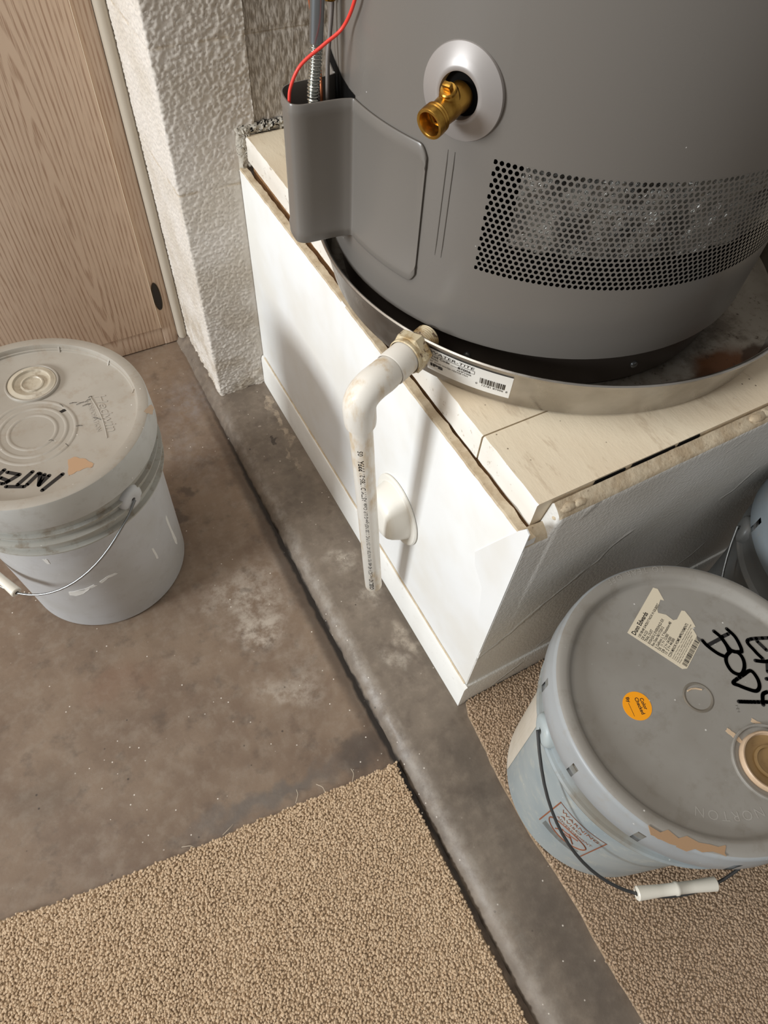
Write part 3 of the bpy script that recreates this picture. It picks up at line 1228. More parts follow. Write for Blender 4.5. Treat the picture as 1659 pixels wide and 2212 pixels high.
g.obj('shroud_gap_shade', DARK, wh, 0)  # dark sheet on the jacket paints the shade behind the shroud
# two raised ribs beside the shroud edge
for da in (-152.9, -151.4):
    g = Geo()
    pts = [hp(da + .0 * t, z, HR + .0002) for t, z in enumerate(np.linspace(.655, .757, 9))]
    g.tube(pts, .0007, 8, True, [.0002] + [.0007] * 7 + [.0002])
    g.obj('jacket_rib', JACKET, wh)
# drain valve in its dished escutcheon
VA, VZ = -151.5, .8035
rad = Vector((math.cos(math.radians(VA)), math.sin(math.radians(VA)), 0))
fr = frame(hp(VA, VZ, HR - .0015), rad) @ Matrix.Scale(.88, 4)
g = Geo()
g.lathe([(.0405, -.003), (.0412, .0012), (.0405, .0030), (.036, .0052), (.030, .0078), (.0245, .0100), (.0215, .0106), (.0198, .0098), (.0192, .006), (.0192, .0005)], 72, fr)
esc = g.obj('escutcheon', ESC, wh)
g = Geo()
g.lathe([(0, .0018), (.0194, .0018)], 48, fr)
g.obj('hole_shade_disc', DARK, esc)  # flat black disc paints the dark of the valve hole
vd = (rad * .93 + Vector((-.03, .10, -.20))).normalized()
o0 = hp(VA, VZ - .001, HR + .002)
o1 = o0 + vd * .048
fv = frame(o0, vd) @ Matrix.Scale(.86, 4)
g = Geo()
g.lathe([(0, -.001), (.0128, -.001), (.0132, .006), (.0120, .012), (.0125, .020), (.0118, .030), (.0112, .034)], 40, fv)
valve = g.obj('drain_valve', BRASS, wh)
g = Geo()
g.lathe([(.0112, .033), (.0128, .0345), (.0138, .036), (.0132, .0375), (.0140, .039), (.0134, .0405), (.0142, .042), (.0140, .0475), (.0136, .0485), (.0112, .0485), (.0106, .0475), (.0102, .038), (.0095, .036)], 44, fv)
g.lathe([(.0096, .036), (.0072, .0358), (.0070, .028), (0, .028)], 6, fv)
g.obj('valve_outlet', BRASS, valve, 30)
g = Geo()
upv = (Vector((0, 0, 1)) - vd * vd.z + rad * .35).normalized()
fs = frame(o0 + vd * .013, upv) @ Matrix.Scale(.86, 4)
g.lathe([(.0098, .004), (.0092, .0135), (.0078, .0150), (.0078, .0175), (.0068, .0185), (0, .0185)], 28, fs)
g.obj('valve_bonnet', BRASS, valve)
g = Geo()
g.box((-.0042, -.0026, .0175), (.0042, .0026, .0245))
g.v = [tuple(fs @ Vector(p)) for p in g.v]
bevel(g.obj('valve_stem', BRASS, valve, 0), .0007)

# ------------------------------------------------------------------ conduits and wires into the shroud
def cable(name, pts, r, mat, label, cat, n=10, seg=10):
    g = Geo()
    b = Vector(pts[0])
    g.tube([p - b for p in spline(pts, n)], r, seg)
    o = g.obj(name, mat, None, 60)
    o.location = b
    return tag(o, label, cat)


cnd = thing('gas_conduit', 'steel conduit with corrugated flexible end entering the grey shroud', 'conduit', (.2735, .6235, .64))
cb = Vector((.2735, .6235, .64))
g = Geo()
path = spline([(.2735, .6235, .64), (.2745, .624, .70), (.2765, .625, .745), (.2800, .625, .775), (.2815, .625, .7945)], 60)
L_ = len(path)
tot = sum((path[i + 1] - path[i]).length for i in range(L_ - 1))
radii, acc = [], 0
for i in range(L_):
    if i:
        acc += (path[i] - path[i - 1]).length
    radii.append(.0053 + .0008 * math.sin(acc / .0029 * 2 * PI))
g.tube([p - cb for p in path], .006, 18, True, radii)
g.obj('flexible_sleeve', FLEX, cnd, 70)
g = Geo()
g.tube([Vector(p) - cb for p in ((.2814, .625, .7915), (.2815, .625, .794), (.2835, .625, .8226), (.2880, .625, .90), (.294, .625, 1.02))], .0064, 20)
g.obj('rigid_tube', ZINC, cnd, 50)
cable('red_wire', [(.2476, .6165, .735), (.2475, .6140, .7500), (.2500, .6140, .7640), (.2592, .6100, .7820), (.2798, .6050, .7970), (.2953, .6000, .8093), (.2990, .5850, .8336), (.300, .572, .87), (.303, .566, .93)], .00155, REDW, 'thin red insulated wire looping down into the grey shroud', 'wire')
cable('copper_wire', [(.2885, .6330, .66), (.2900, .6350, .74), (.2945, .652, .782), (.2900, .657, .815), (.284, .66, .90), (.282, .66, .98)], .0014, COPPER, 'bare copper wire left of the steel conduit', 'wire')
cable('grey_cable', [(.2935, .6300, .66), (.2955, .6330, .74), (.2985, .6380, .770), (.3030, .6420, .790), (.3060, .6430, .815), (.304, .6430, .834), (.304, .643, .98)], .0021, GREYC, 'thin grey cable between the steel conduit and the water heater', 'cable')
g = Geo()
g.lathe([(0, 0), (.005, 0), (.0058, .001), (.0058, .016), (.004, .018), (0, .018)], 20)
o = g.obj('brass_fitting', BRASS)
o.location = (.304, .643, .815)
tag(o, 'small brass compression fitting on the grey cable at the top edge', 'fitting')

# ------------------------------------------------------------------ drain pipe
NV = Vector((-.914, -.405, 0)).normalized()
N0 = Vector((.3140, .4590, .5600))
dp = thing('drain_pipe', 'white plastic drain pipe with elbow hanging from the pan', 'pipe', tuple(N0))


def nl(t, z=0):
    return NV * t + Vector((0, 0, z))


fn_ = frame((0, 0, 0), NV)
g = Geo()
pr = [(.0, -.022), (.0125, -.022), (.0138, -.0215)]
for i in range(7):
    pr += [(.0148, -.020 + i * .0026), (.0139, -.0187 + i * .0026)]
pr += [(.0145, -.001)]
g.lathe(pr, 36, fn_)
g.obj('threaded_stub', ADAPT, dp, 25)
g = Geo()
hexr = .0235
rings = []
for (k, t) in ((.93, .002), (1, .004), (1, .015), (.93, .017)):
    rings.append([fn_ @ Vector((hexr * k * math.cos(PI / 3 * i + .2), hexr * k * math.sin(PI / 3 * i + .2), t)) for i in range(6)])
g.loft(rings)
g.obj('hex_collar', ADAPT, dp, 25)
g = Geo()
g.lathe([(.0198, .016), (.0202, .0175), (.0202, .0215), (.0190, .0225)], 40, fn_)
g.obj('collar_ring', ADAPT, dp)
g = Geo()
g.lathe([(.0180, .020), (.0183, .046), (.0176, .0475)], 40, fn_)
g.obj('coupling', PVC, dp)
# elbow
eb = nl(.0865)
ptop = eb + Vector((0, 0, -.0)) + Vector((0, 0, 0))
pend = Vector((.2695, .4365, .100)) - N0
pst = Vector((.2315, .4275, .5120)) - N0
pdir = (pend - pst).normalized()
bend = nl(.083)
pts = [nl(.043), nl(.055)]
A_, B_ = nl(.060), bend + Vector((0, 0, 0))
Cc = pst - pdir * .022
ctrl = pst - pdir * .046
for t in np.linspace(0, 1, 12):
    pts.append((1 - t) ** 2 * nl(.062) + 2 * t * (1 - t) * ctrl + t * t * (Cc))
pts += [pst - pdir * .006, pst + pdir * .001]
g = Geo()
g.tube(pts, .0178, 28, True, [.0166, .0178] + [.0178] * (len(pts) - 3) + [.0172])
g.obj('elbow', PVC, dp, 50)
g = Geo()
fp_ = frame(pst, pdir)
PL = (pend - pst).length
g.lathe([(.0133, 0), (.0133, PL - .001), (.0128, PL), (.0106, PL), (.0106, PL - .04), (0, PL - .04)], 40, fp_)
pipe = g.obj('pipe', PVC, dp)
# print along the pipe, reading upwards
g = Geo()
view = (Vector((0, 0, CAM_H)) - (N0 + pst * .5 + pend * .5)).normalized()
vx = (view - pdir * view.dot(pdir)).normalized()
vy = pdir.cross(vx)     # sideways round the pipe


def pipemap(off):
    def fn(u, v):
        a = PRINT_A + v / .0134
        c = pend - pdir * (off + u)
        return c + (vx * math.cos(a) + vy * math.sin(a) * SGN) * .01345
    return fn


SGN = 1.0 if vy.dot(Vector(right)) < 0 else -1.0
PRINT_A = .02
for (body, off, size, wid, bold) in (('CRESLINE', .010, .0085, .036, .0003), ('PVC', .050, .005, .012, 0), ('SCH 40', .064, .0085, .026, 0), ('480 PSI WATER AT 73 F PVC 1120 NSF-pw-G U.P. Code', .093, .0068, .176, 0),
                                     ('ASTM D1785-21', .272, .0085, .062, 0), ('PPFA', .338, .0090, .022, .0003), ('05', .369, .0085, .009, 0)):
    put_text(g, body, size, pipemap(off), wid, bold=bold)
g.obj('pipe_print', INK, pipe, 0)


# ------------------------------------------------------------------ buckets
def bail(root, aear, zear, rear, rb, phi, mat, grip_mat, side=1, gs=(.40, .60), wr=.0017, kink=0.0):
    """wire handle hinged at two ears; aear: angle of one ear; it droops to the given side"""
    a = math.radians(aear)
    ax = Vector((math.cos(a), math.sin(a), 0))
    out = Vector((-ax.y, ax.x, 0)) * side
    pts = []
    for t in np.linspace(0, 1, 41):
        th = PI * t
        q = ax * (rear * math.cos(th)) + (out * math.cos(phi) - Vector((0, 0, 1)) * math.sin(phi)) * (rb * math.sin(th) ** .85) + Vector((0, 0, zear))
        if 0 < t < 1:
            rxy = Vector((q.x, q.y)).length
            if rxy < .158 and q.z > .2:
                s_ = .158 / rxy
                q.x *= s_
                q.y *= s_
        pts.append(q)
    g = Geo()
    hook = [ax * (rear - .006) + Vector((0, 0, zear)), ax * (rear + .001) + Vector((0, 0, zear + .0005))]
    g.tube(hook + pts[1:-1], wr, 8)
    h = g.obj('bail_handle', mat, root, 60)
    i0, i1 = int(gs[0] * 40), int(gs[1] * 40)
    g = Geo()
    c0, c1 = pts[i0], pts[i1]
    fg = frame(c0, c1 - c0)
    Lg = (c1 - c0).length
    g.lathe([(.0028, .0), (.0068, 0), (.0080, .0012), (.0078, .004), (.0066, Lg * .3), (.0066, Lg * .47), (.0076, Lg * .485), (.0076, Lg * .515), (.0066, Lg * .53), (.0066, Lg * .7), (.0078, Lg - .004), (.0080, Lg - .0012), (.0068, Lg), (.0028, Lg)], 24, fg)
    g.obj('grip', grip_mat, h)
    for sgn in (1, -1):
        e = ax * sgn
        g = Geo()
        fe = frame(e * (rear - .013) + Vector((0, 0, zear)), e)
        g.lathe([(.0205, -.004), (.0195, .006), (.0175, .0095), (.0135, .0112), (.006, .0118), (.0035, .0112), (.0030, .006)], 28, fe)
        ear = g.obj('handle_ear', B1_BODY if root.get('kindtag') == 1 else mat_ear, root)


mat_ear = B2_BODY


def cylmap(ang0, rfn, off):
    def fn(u, z):
        r = rfn(z) + off
        a = math.radians(ang0) + u / r
        return (r * math.cos(a), r * math.sin(a), z)
    return fn


def side_splat(parent, name, ang0, z0, outline, rfn, mat, jag=.0006):
    fn = cylmap(ang0, rfn, .0004)
    fo = cylmap(ang0, rfn, -.0006)
    P = []
    for i, (x, y) in enumerate(outline):
        x2, y2 = outline[(i + 1) % len(outline)]
        for k in range(3):
            t = k / 3
            P.append((x + (x2 - x) * t + random.uniform(-jag, jag), z0 + y + (y2 - y) * t + random.uniform(-jag, jag)))
    n = len(P)
    g = Geo()
    g.add([fn(*p) for p in P] + [fo(*p) for p in P], [tuple(range(n))] + [(i, (i + 1) % n, n + (i + 1) % n, n + i) for i in range(n)])
    return g.obj(name, mat, parent, 0)


B1_SKIRT = bucket_mat('pail_grey_lid_skirt', (190, 189, 184), (180, 178, 170), .2)  # paler lid side: less dirt, plus side light put into the colour
B2_SKIRT = bucket_mat('pail_lid_skirt', (160, 163, 164), (150, 153, 154), .25, (146, 134, 118))  # cleaner than the lid top, with light from the left painted in
# --- left pail
b1 = thing('paint_bucket', 'pale grey paint bucket with INTE marked on its lid, by the oak cabinet', 'bucket', (-.098, .754, -.025), 0, 'lidded paint buckets on the garage floor')
b1['kindtag'] = 1
g = Geo()
g.lathe([(0, .004), (.122, .004), (.126, 0), (.1305, .0015), (.1325, .006), (.1405, .262), (.1415, .268)], 112)
body = g.obj('body', B1_BODY, b1)
rf1 = lambda z: .1325 + (z - .006) * (.008 / .256)
g = Geo()
g.lathe([(.1400, .262), (.1500, .2650), (.1520, .2665), (.1520, .2690), (.1455, .2705), (.1450, .2790), (.1530, .2900), (.1545, .2915), (.1545, .2940), (.1465, .2955), (.1460, .3040), (.1520, .3080), (.1525, .3110), (.1470, .3125), (.1470, .338)], 112)
g.obj('rim_ribs', B1_FIN, b1, 30)
g = Geo()
g.lathe([(0, .3700), (.1355, .3700), (.1372, .3708), (.1378, .3735), (.1392, .3740), (.1398, .3790), (.1406, .3808), (.1422, .3812), (.1530, .3808), (.1548, .3798), (.1556, .3770), (.1570, .3350), (.1562, .3330), (.1530, .3335)], 128)
lid = g.obj('lid', None, b1, 35, mats=[B1_LID, B1_SKIRT])
for p in lid.data.polygons:
    p.material_index = 1 if Vector((p.center.x, p.center.y)).length > .1548 else 0
g = Geo()
for r_ in (.0305, .0435, .0555):
    for k in range(1):
        g.lathe([(r_ - .0030, .3699), (r_ - .0012, .3709), (r_ + .0012, .3709), (r_ + .0030, .3699)], 80, Matrix.Translation((-.004, -.020, 0)))
g.obj('embossed_rings', B1_LID, lid)
CX1, CY1 = .015, .0700
g = Geo()
T_ = Matrix.Translation((CX1, CY1, 0))
g.lathe([(.0365, .3699), (.0365, .3725), (.0355, .3738), (.0338, .3738), (.0330, .3722)], 72, T_)
g.obj('cap_collar', B1_LID, lid)
g = Geo()
g.lathe([(.0334, .3712), (.0322, .3732), (.0290, .3735), (.0272, .3745), (.0255, .3745), (.0245, .3712), (.0200, .3702), (.0165, .3704), (.0155, .3722), (.0135, .3726), (.0122, .3708), (.006, .3702), (0, .3704)], 72, T_)
cap = g.obj('spout_cap', CAPM, lid)
for a in (100, 62, 28, -2, -35, 140):
    g = Geo()
    m_ = Matrix.Rotation(math.radians(a), 4, 'Z')
    v = [(.1345, -.0012, .3700), (.1345, .0012, .3700), (.1412, -.0012, .3700), (.1412, .0012, .3700), (.1412, -.0012, .3800), (.1412, .0012, .3800)]
    g.add([m_ @ Vector(p) for p in v], [(0, 1, 5, 4), (0, 4, 2), (1, 3, 5), (2, 4, 5, 3), (0, 2, 3, 1)])
    g.obj('lid_gusset', B1_LID, lid, 0)
g = strokes([[(0.0144, -0.1083), (-0.0142, -0.1231)], [(-0.0012, -0.1032), (-0.0161, -0.1133)], [(-0.0118, -0.0939), (-0.0292, -0.106)], [(-0.0104, -0.0954), (-0.0161, -0.1133)], [(-0.0061, -0.0992), (-0.0157, -0.1118)],
             [(-0.0186, -0.088), (-0.0395, -0.101)], [(-0.0528, -0.0978), (-0.0329, -0.1075)], [(-0.0468, -0.0752), (-0.0341, -0.0855), (-0.0522, -0.0916)], [(-0.0562, -0.0805), (-0.0485, -0.0901)],
             [(-0.0606, -0.0768), (-0.0496, -0.0696)], [(-0.0624, -0.0866), (-0.0555, -0.0915)]], .0052, .37025)
g.obj('marker_lettering', INK, lid, 0)
rs = random.Random(5)
for (x_, y_) in ((.052, .010), (.060, .004), (.067, -.002), (.040, .015), (.072, .004), (.078, .010), (.012, -.045), (.05, -.035), (.03, -.06), (.075, -.03)):
    a_ = rs.uniform(-1.2, .4)
    l_ = rs.uniform(.004, .011)
    strokes([[(x_, y_), (x_ + l_ * .5 * math.cos(a_), y_ + l_ * .5 * math.sin(a_) + .0012), (x_ + l_ * math.cos(a_), y_ + l_ * math.sin(a_))]], .0009, .37105).obj('scuff_mark', INKG, lid, 0)
g = Geo()
am = math.radians(-91)
ex, ey = Vector((math.cos(am), math.sin(am))), Vector((-math.sin(am), math.cos(am)))


def lid1(ox, oy, z=.3701):
    return lambda u, v: (ox + ex.x * u + ey.x * v, oy + ex.y * u + ey.y * v, z)


put_text(g, 'Hedwin', .020, lid1(.086, .012, .3705), .074, shear=.25)
put_text(g, 'CORPORATION', .0085, lid1(.073, .006, .3705), .062)
pts = [(.0805 + .004 * math.sin(t * 3), .012 - .085 * t, .3703) for t in np.linspace(0, 1, 12)]
g.tube(pts, .0006, 6)
g.obj('embossed_lettering', bucket_mat('lid_emboss', (182, 175, 164), (174, 166, 154), 0.2), lid, 0)
splat([(0.0267, -0.0869), (0.0359, -0.0868), (0.0459, -0.0962), (0.0534, -0.1087), (0.0505, -0.1139), (0.0421, -0.111), (0.0327, -0.1119), (0.0248, -0.1134), (0.0201, -0.1144)], .3699, .001).obj('paint_patch', TANP, lid, 0)
splat([(.139, -.058), (.150, -.049), (.153, -.056), (.147, -.068), (.141, -.062)], .3806, .001).obj('paint_patch', plain('tan_rim_stain', (150, 130, 108), .6), lid, 0)
splat([(.034, -.003), (.046, .000), (.047, .004), (.036, .003)], .3699, .0006).obj('paint_patch', INK, lid, 0)
# paint runs on the body
side_splat(body, 'paint_splash', -111.5, .127, [(-.012, -.004), (-.004, -.008), (.010, -.002), (.022, .010), (.034, .014), (.030, .018), (.014, .012), (-.002, .008), (-.010, .006)], rf1, SPLASH)
side_splat(body, 'paint_splash', -94, .145, [(0, -.002), (.012, .006), (.026, .006), (.024, .010), (.010, .011), (-.002, .003)], rf1, SPLASH)
side_splat(body, 'paint_splash', -55, .128, [(-.003, .020), (.0005, .018), (.003, -.012), (.0015, -.018), (-.0015, -.014)], rf1, SPLASH)
side_splat(body, 'paint_splash', -33, .10, [(-.004, .06), (.001, .065), (.004, .02), (.010, -.02), (.006, -.035), (0, -.02), (-.001, .01)], rf1, SPLASH)
side_splat(body, 'paint_splash', -115, .232, [(-.003, .006), (.003, .006), (.003, -.007), (-.001, -.008)], rf1, SPLASH)
bail(b1, -58, .300, .156, .212, math.radians(38), STEEL, GRIP, -1, (.43, .65), .0017)


# --- dark-lidded pail type
def pail2(name, label, loc_, body_mat, lid_mat, notches, wrap, skirt=None):
    b = thing(name, label, 'bucket', loc_, 0, 'lidded paint buckets on the garage floor')
    g = Geo()
    g.lathe([(0, .004), (.120, .004), (.124, 0), (.1290, .0015), (.1310, .006), (.1395, .268), (.1410, .276)], 112)
    bd = g.obj('body', body_mat, b)
    g = Geo()
    g.lathe([(.1400, .270), (.1490, .276), (.1515, .2775), (.1520, .2800), (.1500, .2830), (.1465, .2840), (.1450, .300), (.1470, .304), (.1480, .331)], 112)
    g.obj('rim_ribs', B2_RIB if wrap else body_mat, b, 35)
    g = Geo()
    NS = 120

    def skip(p, i):
        a = (360.0 * (i + .5) / NS)
        return any(abs(((a - n_ + 180) % 360) - 180) < 1.6 for n_ in notches) and p in (12, 13)
    g.lathe([(0, .3610), (.1300, .3610), (.1330, .3613), (.1352, .3630), (.1375, .3675), (.1395, .3708), (.1430, .3722), (.1490, .3722), (.1530, .3712), (.1552, .3690), (.1560, .3660), (.1566, .3560), (.1572, .3540), (.1574, .3420), (.1580, .3300), (.1572, .3285), (.1540, .3290)], NS, None, skip)
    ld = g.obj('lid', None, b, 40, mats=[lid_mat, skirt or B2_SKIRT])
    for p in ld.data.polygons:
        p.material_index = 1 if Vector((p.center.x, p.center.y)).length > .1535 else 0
    return b, bd, ld


B2_RIB = bucket_mat('pail_rib_grey', (150, 158, 160), (128, 124, 114), 0.6, (120, 108, 92))
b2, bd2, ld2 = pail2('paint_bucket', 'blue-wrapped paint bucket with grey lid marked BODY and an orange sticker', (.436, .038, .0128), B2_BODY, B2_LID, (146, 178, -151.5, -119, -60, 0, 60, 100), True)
rf2 = lambda z: .1310 + (z - .006) * (.0085 / .262)
ZL = .36125
# centre dimple
g = Geo()
g.lathe([(.0165, .3611), (.0150, .3617), (.0135, .3612), (.0115, .3602), (0, .3600)], 48)
g.obj('centre_dimple', bucket_mat('dimple_grey', (126, 120, 110), (112, 104, 92), .5), ld2)
g = Geo()
g.tube([(-.006, .0105, .3614), (-.001, .0105, .3614), (.004, .0085, .3614), (.009, .0045, .3614)], .0009, 6)
g.obj('paint_drip', TANL, ld2)
# torn label
LBL = [(0.0447, 0.1231), (0.0484, 0.1193), (0.045, 0.1044), (0.0419, 0.1072), (0.0302, 0.0994), (0.028, 0.0954), (0.0346, 0.0895), (0.0374, 0.0804), (0.042, 0.0793), (0.0544, 0.0853), (0.0574, 0.0831), (0.0571, 0.073), (0.0547, 0.0628), (0.0502, 0.0632), (0.0485, 0.0547), (0.0455, 0.0501), (0.0452, 0.0454), (0.0115, 0.0297), (0.0066, 0.0316), (-0.0198, 0.0925)]
n = len(LBL)
g = Geo()
g.add([(x, y, .3610) for x, y in LBL] + [(x, y, .36125) for x, y in LBL], [tuple(range(n, 2 * n))] + [(i, (i + 1) % n, n + (i + 1) % n, n + i) for i in range(n)])
pl_ = g.obj('paper_label', PAPER, ld2, 0)
pl_['label'] = 'torn cream paper label with print and barcode'
g = Geo()
la_ = math.radians(24.5)
e1, e2 = Vector((math.cos(la_), math.sin(la_))), Vector((math.sin(la_), -math.cos(la_)))
LO = Vector((-.0180, .0900))


def lt(body, u, v, size, width=None, **k):
    put_text(g, body, size, lambda a, b: (LO.x + e1.x * (u + a) + e2.x * (v - b), LO.y + e1.y * (u + a) + e2.y * (v - b), .36135), width, **k)


lt('Dunn Edwards', .0015, .0055, .0072, .034, bold=.00018)
for (tx, v, sz, wd) in (('130 08:48 5/4/2017 NOX H GILBERT', .0108, .0040, .052), ('DE 6123', .0150, .0044, .0125), ('TRAIL DUST', .0190, .0044, .018), ('EVSH20-2 EVERSHLD EX', .0232, .0044, .038), ('Rev Date 06/17/2012', .0272, .0044, .029),
                        ('5 Gallons L Y Notation:48', .0315, .0044, .040), ('DE  11 Y+ 12.000', .0352, .0044, .024), ('DB  2 Y+ 34.000', .0392, .0044, .023), ('13  2 Y+ 44.000', .0428, .0044, .023), ('CON MINOR HOME IMPROVEMENTS', .0475, .0046, .050)):
    lt(tx, .002, v, sz, wd, bold=.00005)
for i in range(5):
    lt(('Custom Tinted Paint - Not Returnable for Exchange', 'Color may vary, apply test sample before use', 'Check color before application of finish coat', 'Read label directions and safety data sheet', 'Keep out of reach of children')[i], .002, .0502 + i * .0021, .0019, .052 - i * .004)
rb = random.Random(8)
u = .003
while u < .044:
    w = rb.choice((.0005, .0008, .0013))
    q = [(u, .0605), (u + w, .0605), (u + w, .0660), (u, .0660)]
    g.add([(LO.x + e1.x * a + e2.x * b, LO.y + e1.y * a + e2.y * b, .36135) for a, b in q], [(0, 1, 2, 3)])
    u += w + rb.choice((.0005, .0006, .0009))
g.obj('label_print', INK, ld2, 0)
# orange sticker
SC = Vector((-.0648, .0230))
g = Geo()
N = 48
g.add([(SC.x + .0152 * math.cos(2 * PI * k / N), SC.y + .0152 * math.sin(2 * PI * k / N), .3610) for k in range(N)] + [(SC.x + .0152 * math.cos(2 * PI * k / N), SC.y + .0152 * math.sin(2 * PI * k / N), .3613) for k in range(N)],
      [tuple(range(N, 2 * N))] + [(i, (i + 1) % N, N + (i + 1) % N, N + i) for i in range(N)])
st = g.obj('round_sticker', ORANGE, ld2, 0)
st['label'] = 'round orange sticker reading Color Checked By'
g = Geo()
ta = math.radians(-104)
t1, t2 = Vector((math.cos(ta), math.sin(ta))), Vector((-math.sin(ta), math.cos(ta)))


def so(ox, oy):
    return lambda u, v: (SC.x + t1.x * (ox + u) + t2.x * (oy + v), SC.y + t1.y * (ox + u) + t2.y * (oy + v), .3614)


put_text(g, 'Color', .0056, so(-.0068, .0058), .0125, bold=.00012)
put_text(g, 'Checked', .0056, so(-.0085, .0006), .018, bold=.00012)
put_text(g, 'By', .0050, so(-.0110, -.0082), .0055, bold=.00012)
f_ = so(-.0050, -.0080)
g.add([f_(0, 0), f_(.0145, 0), f_(.0145, .0004), f_(0, .0004)], [(0, 1, 2, 3)])
g.obj('sticker_print', INK, ld2, 0)
# marker lettering
BODYS = [[(0.0696, 0.049), (0.0715, 0.0393), (0.0705, 0.0227), (0.0787, 0.0168)], [(0.0849, 0.0444), (0.0864, 0.033), (0.0831, 0.0212), (0.0798, 0.0162)], [(0.0732, 0.0397), (0.0818, 0.0391)], [(0.0498, 0.0466), (0.0503, 0.0391), (0.0542, 0.0274), (0.0594, 0.02)], [(0.0507, 0.0395), (0.0724, 0.0389)], [(0.0715, 0.0393), (0.0699, 0.0291), (0.0666, 0.0223)], [(0.0705, 0.0227), (0.0607, 0.0205), (0.0549, 0.014), (0.0535, 0.0042), (0.0594, -0.0024), (0.0685, 0.0012), (0.0746, 0.0086), (0.0756, 0.0165), (0.0705, 0.0227)], [(0.0621, -0.0038), (0.0725, -0.0044), (0.0726, -0.0138), (0.0679, -0.0217), (0.0609, -0.0238), (0.0544, -0.0181), (0.0484, -0.0105), (0.0456, -0.0051), (0.0647, -0.0039)], [(0.0353, -0.0235), (0.0501, -0.0316), (0.0697, -0.0417)], [(0.0709, -0.03), (0.0642, -0.0299), (0.0563, -0.0381)], [(0.1263, 0.0115), (0.0968, 0.0234), (0.0939, 0.0108), (0.0949, -0.0005)], [(0.105, 0.0174), (0.1065, 0.005)], [(0.0859, 0.0017), (0.0952, -0.0043), (0.1066, -0.0071)], [(0.0971, -0.0052), (0.0887, -0.0139)], [(0.081, -0.0192), (0.09, -0.0227)]]
BODYS = [[(p.x, p.y) for p in spline([(x, y, 0) for x, y in s_], 5)] if len(s_) > 2 else s_ for s_ in BODYS]
strokes(BODYS, .0042, .36145).obj('marker_lettering', INK, ld2, 0)
# spout with tan paint
T_ = Matrix.Translation((.0175, -.084, 0))
g = Geo()
g.lathe([(.0385, .3609), (.0385, .3632), (.0375, .3640), (.0360, .3638), (.0352, .3618)], 72, T_)
g.obj('cap_collar', B2_LID, ld2)
g = Geo()
g.lathe([(.0305, .3610), (.0302, .3665), (.0290, .3680), (.0275, .3675), (.0265, .3640)], 72, T_)
g.obj('spout_cap', CAPT, ld2)
g = Geo()
g.lathe([(.0268, .3642), (.0225, .3622), (.0170, .3622), (.0165, .3645), (.0140, .3648), (.0132, .3620), (0, .3618)], 64, T_)
g.obj('spout_well', CAPIN, ld2)
for pts in ([(.0005, -.040), (.004, -.0385), (.0075, -.047), (.008, -.056), (.0065, -.062), (.003, -.052)], [(.031, -.045), (.035, -.043), (.040, -.052), (.038, -.054)], [(-.001, -.066), (.003, -.062), (.000, -.078), (-.004, -.082)]):
    splat(pts, .3610, .0004).obj('paint_drip', TANL, ld2, 0)
splat([(-0.156, -0.0476), (-0.138, -0.0728), (-0.1124, -0.0951), (-0.0832, -0.1192), (-0.0926, -0.1229), (-0.1192, -0.1024), (-0.1343, -0.0879), (-0.1457, -0.0687)][1:-1], .3718, .0028, .0008).obj('paint_patch', plain('tan_rim_paint', (168, 136, 104), .55), ld2, 0)
EMB = bucket_mat('lid2_emboss', (164, 160, 153), (156, 151, 143), .2)
for (txt, a_, rr_, sz, fl) in (('TO TEAR OFF', 78, .1520, .010, 0), ('NORTON', -118, .112, .013, 1)):
    g = Geo()
    v, f = text_geo(txt, sz, spacing=1.3)
    wv = max(p[0] for p in v)
    if fl:
        vv = [((rr_ + p[1]) * math.cos(math.radians(a_) - (p[0] - wv / 2) / rr_), (rr_ + p[1]) * math.sin(math.radians(a_) - (p[0] - wv / 2) / rr_), .3612) for p in v]
    else:
        vv = [((rr_ - p[1]) * math.cos(math.radians(a_) + (p[0] - wv / 2) / rr_), (rr_ - p[1]) * math.sin(math.radians(a_) + (p[0] - wv / 2) / rr_), .3724) for p in v]
    g.add(vv, f)
    g.obj('embossed_lettering', EMB, ld2, 0)
for (txt, x_, y_, s_) in (('4560 L5', .006, -.098, .0055), ('1-2-1', .028, -.033, .004)):
    g = Geo()
    put_text(g, txt, s_, lambda a, b: (x_ + a * .45 - b * .89, y_ + a * .89 + b * .45, .3613), None)
    g.obj('stamped_code', INKG, ld2, 0)
# wrap print on the body: warning panel, white wrap panel beyond the seam
fnw = cylmap(180, rf2, .0005)
g = Geo()


def wq(u0, u1, v0, v1, n=8):
    for i in range(n):
        a, b = u0 + (u1 - u0) * i / n, u0 + (u1 - u0) * (i + 1) / n
        g.add([fnw(a, v0), fnw(b, v0), fnw(b, v1), fnw(a, v1)], [(0, 1, 2, 3)])


U0, U1, V0, V1 = .010, .076, .088, .205
wq(U0, U1, V1, V1 + .0016)
wq(U0, U0 + .0016, V0, V1, 1)
wq(U1 - .0016, U1, V0, V1, 1)
put_text(g, 'WARNING', .013, lambda a, b: fnw(U0 + .008 + a, V1 - .018 + b), .052)
put_text(g, 'AVISO', .011, lambda a, b: fnw(U0 + .012 + a, V1 - .033 + b), .030)
put_text(g, 'ADVERTISEMENT', .010, lambda a, b: fnw(U0 + .010 + a, V1 - .047 + b), .050)
pts = [fnw(U0 + .033 + .027 * math.cos(t), V1 - .072 + .024 * math.sin(t)) for t in np.linspace(0, 2 * PI, 40)]
g.tube(pts, .0008, 5)
for (a, b, c, d) in ((.018, -.070, .046, -.058), (.026, -.064, .020, -.084), (.034, -.060, .046, -.084), (.028, -.074, .040, -.070)):
    g.tube([fnw(U0 + a, V1 + b), fnw(U0 + (a + c) / 2, V1 + (b + d) / 2), fnw(U0 + c, V1 + d)], .0009, 5)
g.obj('warning_print', INKB, bd2, 0)
